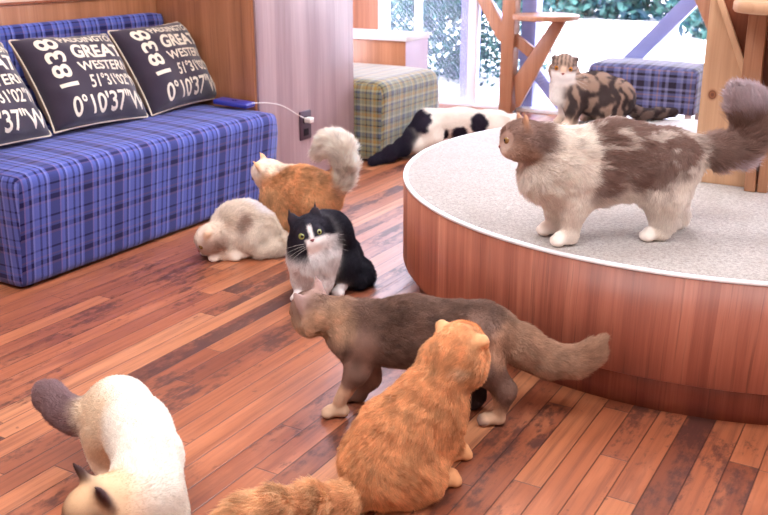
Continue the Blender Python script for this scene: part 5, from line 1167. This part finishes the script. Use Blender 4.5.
def coat(c, P, W):
    key = c['key']; pal = np.array([sl(x) for x in PAL[key]])
    C = W@pal[[p[4] for p in c['prims']]]
    nz = fbm(P, .05, 3)-.5; nf = fbm(P*[1, 1, .6], .016, 9)-.5
    for ctr, r, ci, soft in c['spots']:
        d = np.sqrt((((P-np.array(ctr))/np.array(r))**2).sum(1))+nz*.75+nf*.35
        m = 1-sstep(d, 1-soft/2, 1+soft/2); C = C*(1-m[:, None])+pal[ci]*m[:, None]
    hc, fw, lt_, up, size = c['headf']; q = (P-np.array(hc))/size
    a, b, z = q@np.array(fw), q@np.array(lt_), q@np.array(up)
    hd = 1-sstep(np.sqrt((q*q).sum(1)), .058, .075)
    if c.get('blaze'):
        wht = np.maximum(sstep(a, .030, .038)*(1-sstep(z, -.006, .002))*sstep(b, -.020, -.014), (1-sstep(np.abs(b-.001), .003, .008))*sstep(a, .012, .02)*(1-sstep(z, .026, .036)))
        wht = np.maximum(wht, (1-sstep(z, -.036, -.029))*sstep(a, -.005, .008)*sstep(b, -.02, -.008))
        wht = np.maximum(wht, sstep(b, .006, .012)*(1-sstep(z, -.010, -.003))*sstep(a, .0, .01))
        ears = sstep(z, .038, .044)
        m = (hd*(1-wht))[:, None]; hw = (hd*wht*(1-ears))[:, None]
        C = C*(1-m)+pal[0]*m; C = C*(1-hw)+pal[1]*hw
    if c.get('tabby'):
        torso = W[:, [i for i, p in enumerate(c['prims']) if p[4] in (0, 4)]].sum(1)
        w = fbm(P, .08, 21)-.5
        st_ = np.sin((P[:, 0]+w*.16+.25*P[:, 2])*2*PI/.062)
        blot = fbm(P*[1, 1, .75], .048, 5)-.5
        dk = sstep(st_*.30+blot*2.1, -.20, .08)
        m = (torso*dk*(1-hd)*.92)[:, None]; C = C*(1-m)+sl((50, 40, 44))*m
        hs = sstep(np.sin(b*2*PI/.0135), .1, .6)*sstep(z, .008, .02)*hd; hs = np.maximum(hs, sstep(np.sin(z*2*PI/.016), .2, .7)*sstep(np.abs(b), .022, .03)*hd*.8)
        m = (hs*.8)[:, None]; C = C*(1-m)+sl((58, 46, 46))*m
        mz = (hd*sstep(a, .026, .036)*(1-sstep(z, -.008, .002)))[:, None]; C = C*(1-mz)+pal[1]*mz
        br = (hd*sstep(a, .03, .04)*(1-sstep(np.abs(b), .006, .012))*sstep(z, -.006, .004)*(1-sstep(z, .016, .024)))[:, None]; C = C*(1-br)+sl((232, 200, 176))*br
    if key == 'cream_point':
        m = (hd*sstep(a, -.006, .018)*(1-sstep(z, .026, .052)))[:, None]*.85; C = C*(1-m)+pal[5]*m
    if key == 'calico_stand':
        s_ = fbm(P@np.array([[.45, 0, 0], [0, 1, 0], [-.35, 0, 1.]]), .016, 31)-.5; m = (sstep(s_, .02, .16)*(1-W[:, [i for i, p in enumerate(c['prims']) if p[4]]].sum(1))*.55)[:, None]; C = C*(1-m)+pal[0]*m; C = C*(1+.3*s_[:, None])
    if key in ('orange_sit', 'orange_plume', 'grey_walk'):
        s_ = fbm(P*[1, 1, .45], .022, 31)-.5; C = C*(1+.8*s_[:, None])
    if key == 'orange_sit':
        tb = np.sin((P[:, 2]*.8+P[:, 0]*.9+(fbm(P, .06, 41)-.5)*.10)*2*PI/.045); m = (sstep(tb, .5, .95)*.30*(1-hd))[:, None]; C = C*(1-m)+pal[3]*m
    return np.clip(C, 0, 1)
FURBODY, FUR = m_attr('cat_coat', .85), m_attr('cat_fur_strands', .7, .22)
EYEW, NOSE_M = plain('dark_eye_rim', (40, 30, 28), .4), {}
PUPIL = plain('black_pupil', (6, 6, 8), .08, .8); WHISK = plain('white_whisker', (240, 238, 236), .5)
def make_cat(c, label, spacing=.0019, h=.0062, furmul=.72):
    rng = np.random.default_rng(abs(hash(c['key'].encode('ascii')[0]))+len(c['key']))
    prims = c['prims']
    V, Q = body_mesh(prims, h)
    me = bpy.data.meshes.new('cat'); me.from_pydata(V.tolist(), [], Q.tolist()); me.polygons.foreach_set('use_smooth', [True]*len(me.polygons))
    W = weights(V, prims)
    at = me.attributes.new('col', 'FLOAT_COLOR', 'POINT'); C = coat(c, V, W); at.data.foreach_set('color', np.c_[C, np.ones(len(C))].astype(np.float32).ravel())
    body = link('cat', me, FURBODY, label=label, cat='cat'); body.location = c['O']; body.rotation_euler = (0, 0, c['yaw'])
    # fur: one strand per sampled surface point, lying along the coat's flow
    T = np.concatenate([Q[:, [0, 1, 2]], Q[:, [0, 2, 3]]]); A, B, D = V[T[:, 0]], V[T[:, 1]], V[T[:, 2]]
    N = np.cross(B-A, D-A); ar = np.linalg.norm(N, axis=1)/2; N = N/np.maximum(ar*2, 1e-12)[:, None]
    n = int(ar.sum()/spacing**2); ti = rng.choice(len(T), n, p=ar/ar.sum())
    r1 = np.sqrt(rng.random(n)); r2 = rng.random(n)
    P = A[ti]*(1-r1)[:, None]+B[ti]*(r1*(1-r2))[:, None]+D[ti]*(r1*r2)[:, None]
    vn = np.zeros_like(V)
    for k in range(3): np.add.at(vn, T[:, k], N*ar[:, None])
    vn /= np.maximum(np.linalg.norm(vn, axis=1), 1e-12)[:, None]
    Nn = vn[T[ti, 0]]*(1-r1)[:, None]+vn[T[ti, 1]]*(r1*(1-r2))[:, None]+vn[T[ti, 2]]*(r1*r2)[:, None]
    Nn /= np.maximum(np.linalg.norm(Nn, axis=1), 1e-9)[:, None]
    W = weights(P, prims); L = W@np.array([p[6] for p in prims])*furmul
    ax = np.array([np.array(p[1])-np.array(p[0]) for p in prims]); ax /= np.maximum(np.linalg.norm(ax, axis=1), 1e-6)[:, None]
    fl = W@ax; fl -= Nn*(fl*Nn).sum(1)[:, None]; fl /= np.maximum(np.linalg.norm(fl, axis=1), .15)[:, None]
    Cc = coat(c, P, W)*(1+(rng.random(n)-.5)*.26+(vnoise(P, .0075, 77)-.5)*(.45 if c['key'][:3] in ('ora', 'gre', 'tux') else .14))[:, None]
    tuft = np.stack([fbm(P, .022, s)-.5 for s in (50, 60, 70)], 1)*np.clip(L/.016, .5, 1.6)[:, None]; jit = rng.normal(size=(n, 3))*.14
    d0 = Nn*.75+fl*.75+tuft*.6+jit; d0 /= np.linalg.norm(d0, axis=1)[:, None]
    d1 = Nn*.22+fl*1.0+tuft*1.0+jit-np.array([0, 0, .28]); d1 /= np.linalg.norm(d1, axis=1)[:, None]
    hk, fk, lk, uk, sz = [np.array(v) if isinstance(v, list) else v for v in c['headf']]
    for a_, b_, z_, rr in ((.047, .0205, .009, .0125), (.047, -.0205, .009, .0125), (.056, 0, -.006, .006)):
        dd = np.linalg.norm(P-(hk+sz*(a_*fk+b_*lk+z_*uk)), axis=1)/sz; L = L*(.02+.98*sstep(dd, rr, rr*1.8))
    L = L*(.65+.7*rng.random(n)); K = 5; ts = np.linspace(0, 1, K)
    X = np.stack([P-Nn*.002+L[:, None]*(t*(1-t*.5)*d0+t*t*.5*d1) for t in ts], 1)
    X[:, :, 2] = np.maximum(X[:, :, 2], .0015)
    hc = bpy.data.hair_curves.new('fur'); hc.add_curves([K]*n)
    hc.points.foreach_set('position', X.astype(np.float32).ravel())
    ra = hc.attributes.get('radius') or hc.attributes.new('radius', 'FLOAT', 'POINT')
    rad = np.tile(np.array([1, .95, .8, .55, .12])*spacing*.32, (n, 1))*np.clip(L/.012, .55, 1.0)[:, None]
    ra.data.foreach_set('value', rad.astype(np.float32).ravel())
    ca = hc.attributes.new('col', 'FLOAT_COLOR', 'CURVE'); ca.data.foreach_set('color', np.c_[np.clip(Cc, 0, 1), np.ones(n)].astype(np.float32).ravel())
    fo = bpy.data.objects.new('fur', hc); COL.objects.link(fo); hc.materials.append(FUR); fo.parent = body
    # eyes, nose, whiskers
    hcn, fw, lt_, up, size = [np.array(v) if not np.isscalar(v) else v for v in c['headf']]
    q = lambda a, b, z: Vector(hcn+size*(a*fw+b*lt_+z*up))
    iris = plain('iris', [int(255*v) for v in c.get('eyes', [.5, .38, .2])], .12, .8)
    for sg in (-1, 1):
        bm = bmesh.new(); bmesh.ops.create_uvsphere(bm, u_segments=24, v_segments=20, radius=.0118*size)
        look = Vector(fw+.30*sg*lt_+.06*up).normalized(); M = look.to_track_quat('Z', 'Y').to_matrix().to_4x4(); M.translation = q(.0395, sg*.0195, .0085)
        for f in bm.faces:
            z = f.calc_center_median().normalized().z; f.smooth = True
            f.material_index = 0 if z > .93 else (1 if z > .52 else 2)
        bm.transform(M); from_bm('eye', bm, [PUPIL, iris, EYEW], body)
    bm = bmesh.new(); bmesh.ops.create_uvsphere(bm, u_segments=14, v_segments=10, radius=1)
    R = Matrix((lt_, up, fw)).transposed().to_4x4(); R.translation = q(.0565, 0, -.0065)
    for v in bm.verts: v.co = Vector((v.co.x*.0062*(1 if v.co.y > 0 else .55), v.co.y*.0042, v.co.z*.0045))*size
    bm.transform(R); from_bm('nose', bm, plain('cat_nose', [int(255*v) for v in c.get('nose', [.62, .36, .33])], .4), body, smooth=True)
    if c.get('whiskers'):
        for sg in (-1, 1):
            bm = bmesh.new()
            for k in range(4):
                p0 = q(.050, sg*.013, -.012-.003*k); p1 = q(.050, sg*.060, -.006-.010*k); p2 = q(.040, sg*.085, -.014-.015*k)
                pts = [p0.lerp(p1, t).lerp(p1.lerp(p2, t), t) for t in (0, .33, .66, 1)]
                for a_, b_, r in zip(pts, pts[1:], (.00032, .00026, .0002)):
                    d = b_-a_; m = Matrix.Translation((a_+b_)/2)@d.to_track_quat('Z', 'Y').to_matrix().to_4x4()
                    bmesh.ops.create_cone(bm, cap_ends=True, segments=5, radius1=r, radius2=r*.8, depth=d.length, matrix=m)
            from_bm('whiskers', bm, WHISK, body)
    return body
for key, label, sp in [
    ('orange_sit', 'fluffy orange cat seen from behind, sitting on the floorboards with its tail stretched left', .0015),
    ('grey_walk', 'grey-brown cat with upright ears walking behind the sitting orange cat, thick tail trailing', .0015),
    ('cream_point', 'cream cat with dark ears and grey-brown tail bending its head to the floorboards', .0015),
    ('calico_stand', 'long-haired white and brown-grey cat standing on the round carpeted platform', .0016),
    ('tuxedo_sit', 'black and white cat sitting on the floor looking up with yellow-green eyes', .0016),
    ('orange_plume', 'orange cat with a raised white plume tail standing by the blue sofa', .0021),
    ('cream_crouch', 'cream and tan cat crouching curled against the front of the blue sofa', .0021),
    ('tabby_fold', 'blotched brown tabby cat with folded ears and white chest at the far platform edge', .0021),
    ('cow_walk', 'white cat with black patches and black tail walking behind the round platform', .0024)]:
    make_cat(CATS[key], label, sp)
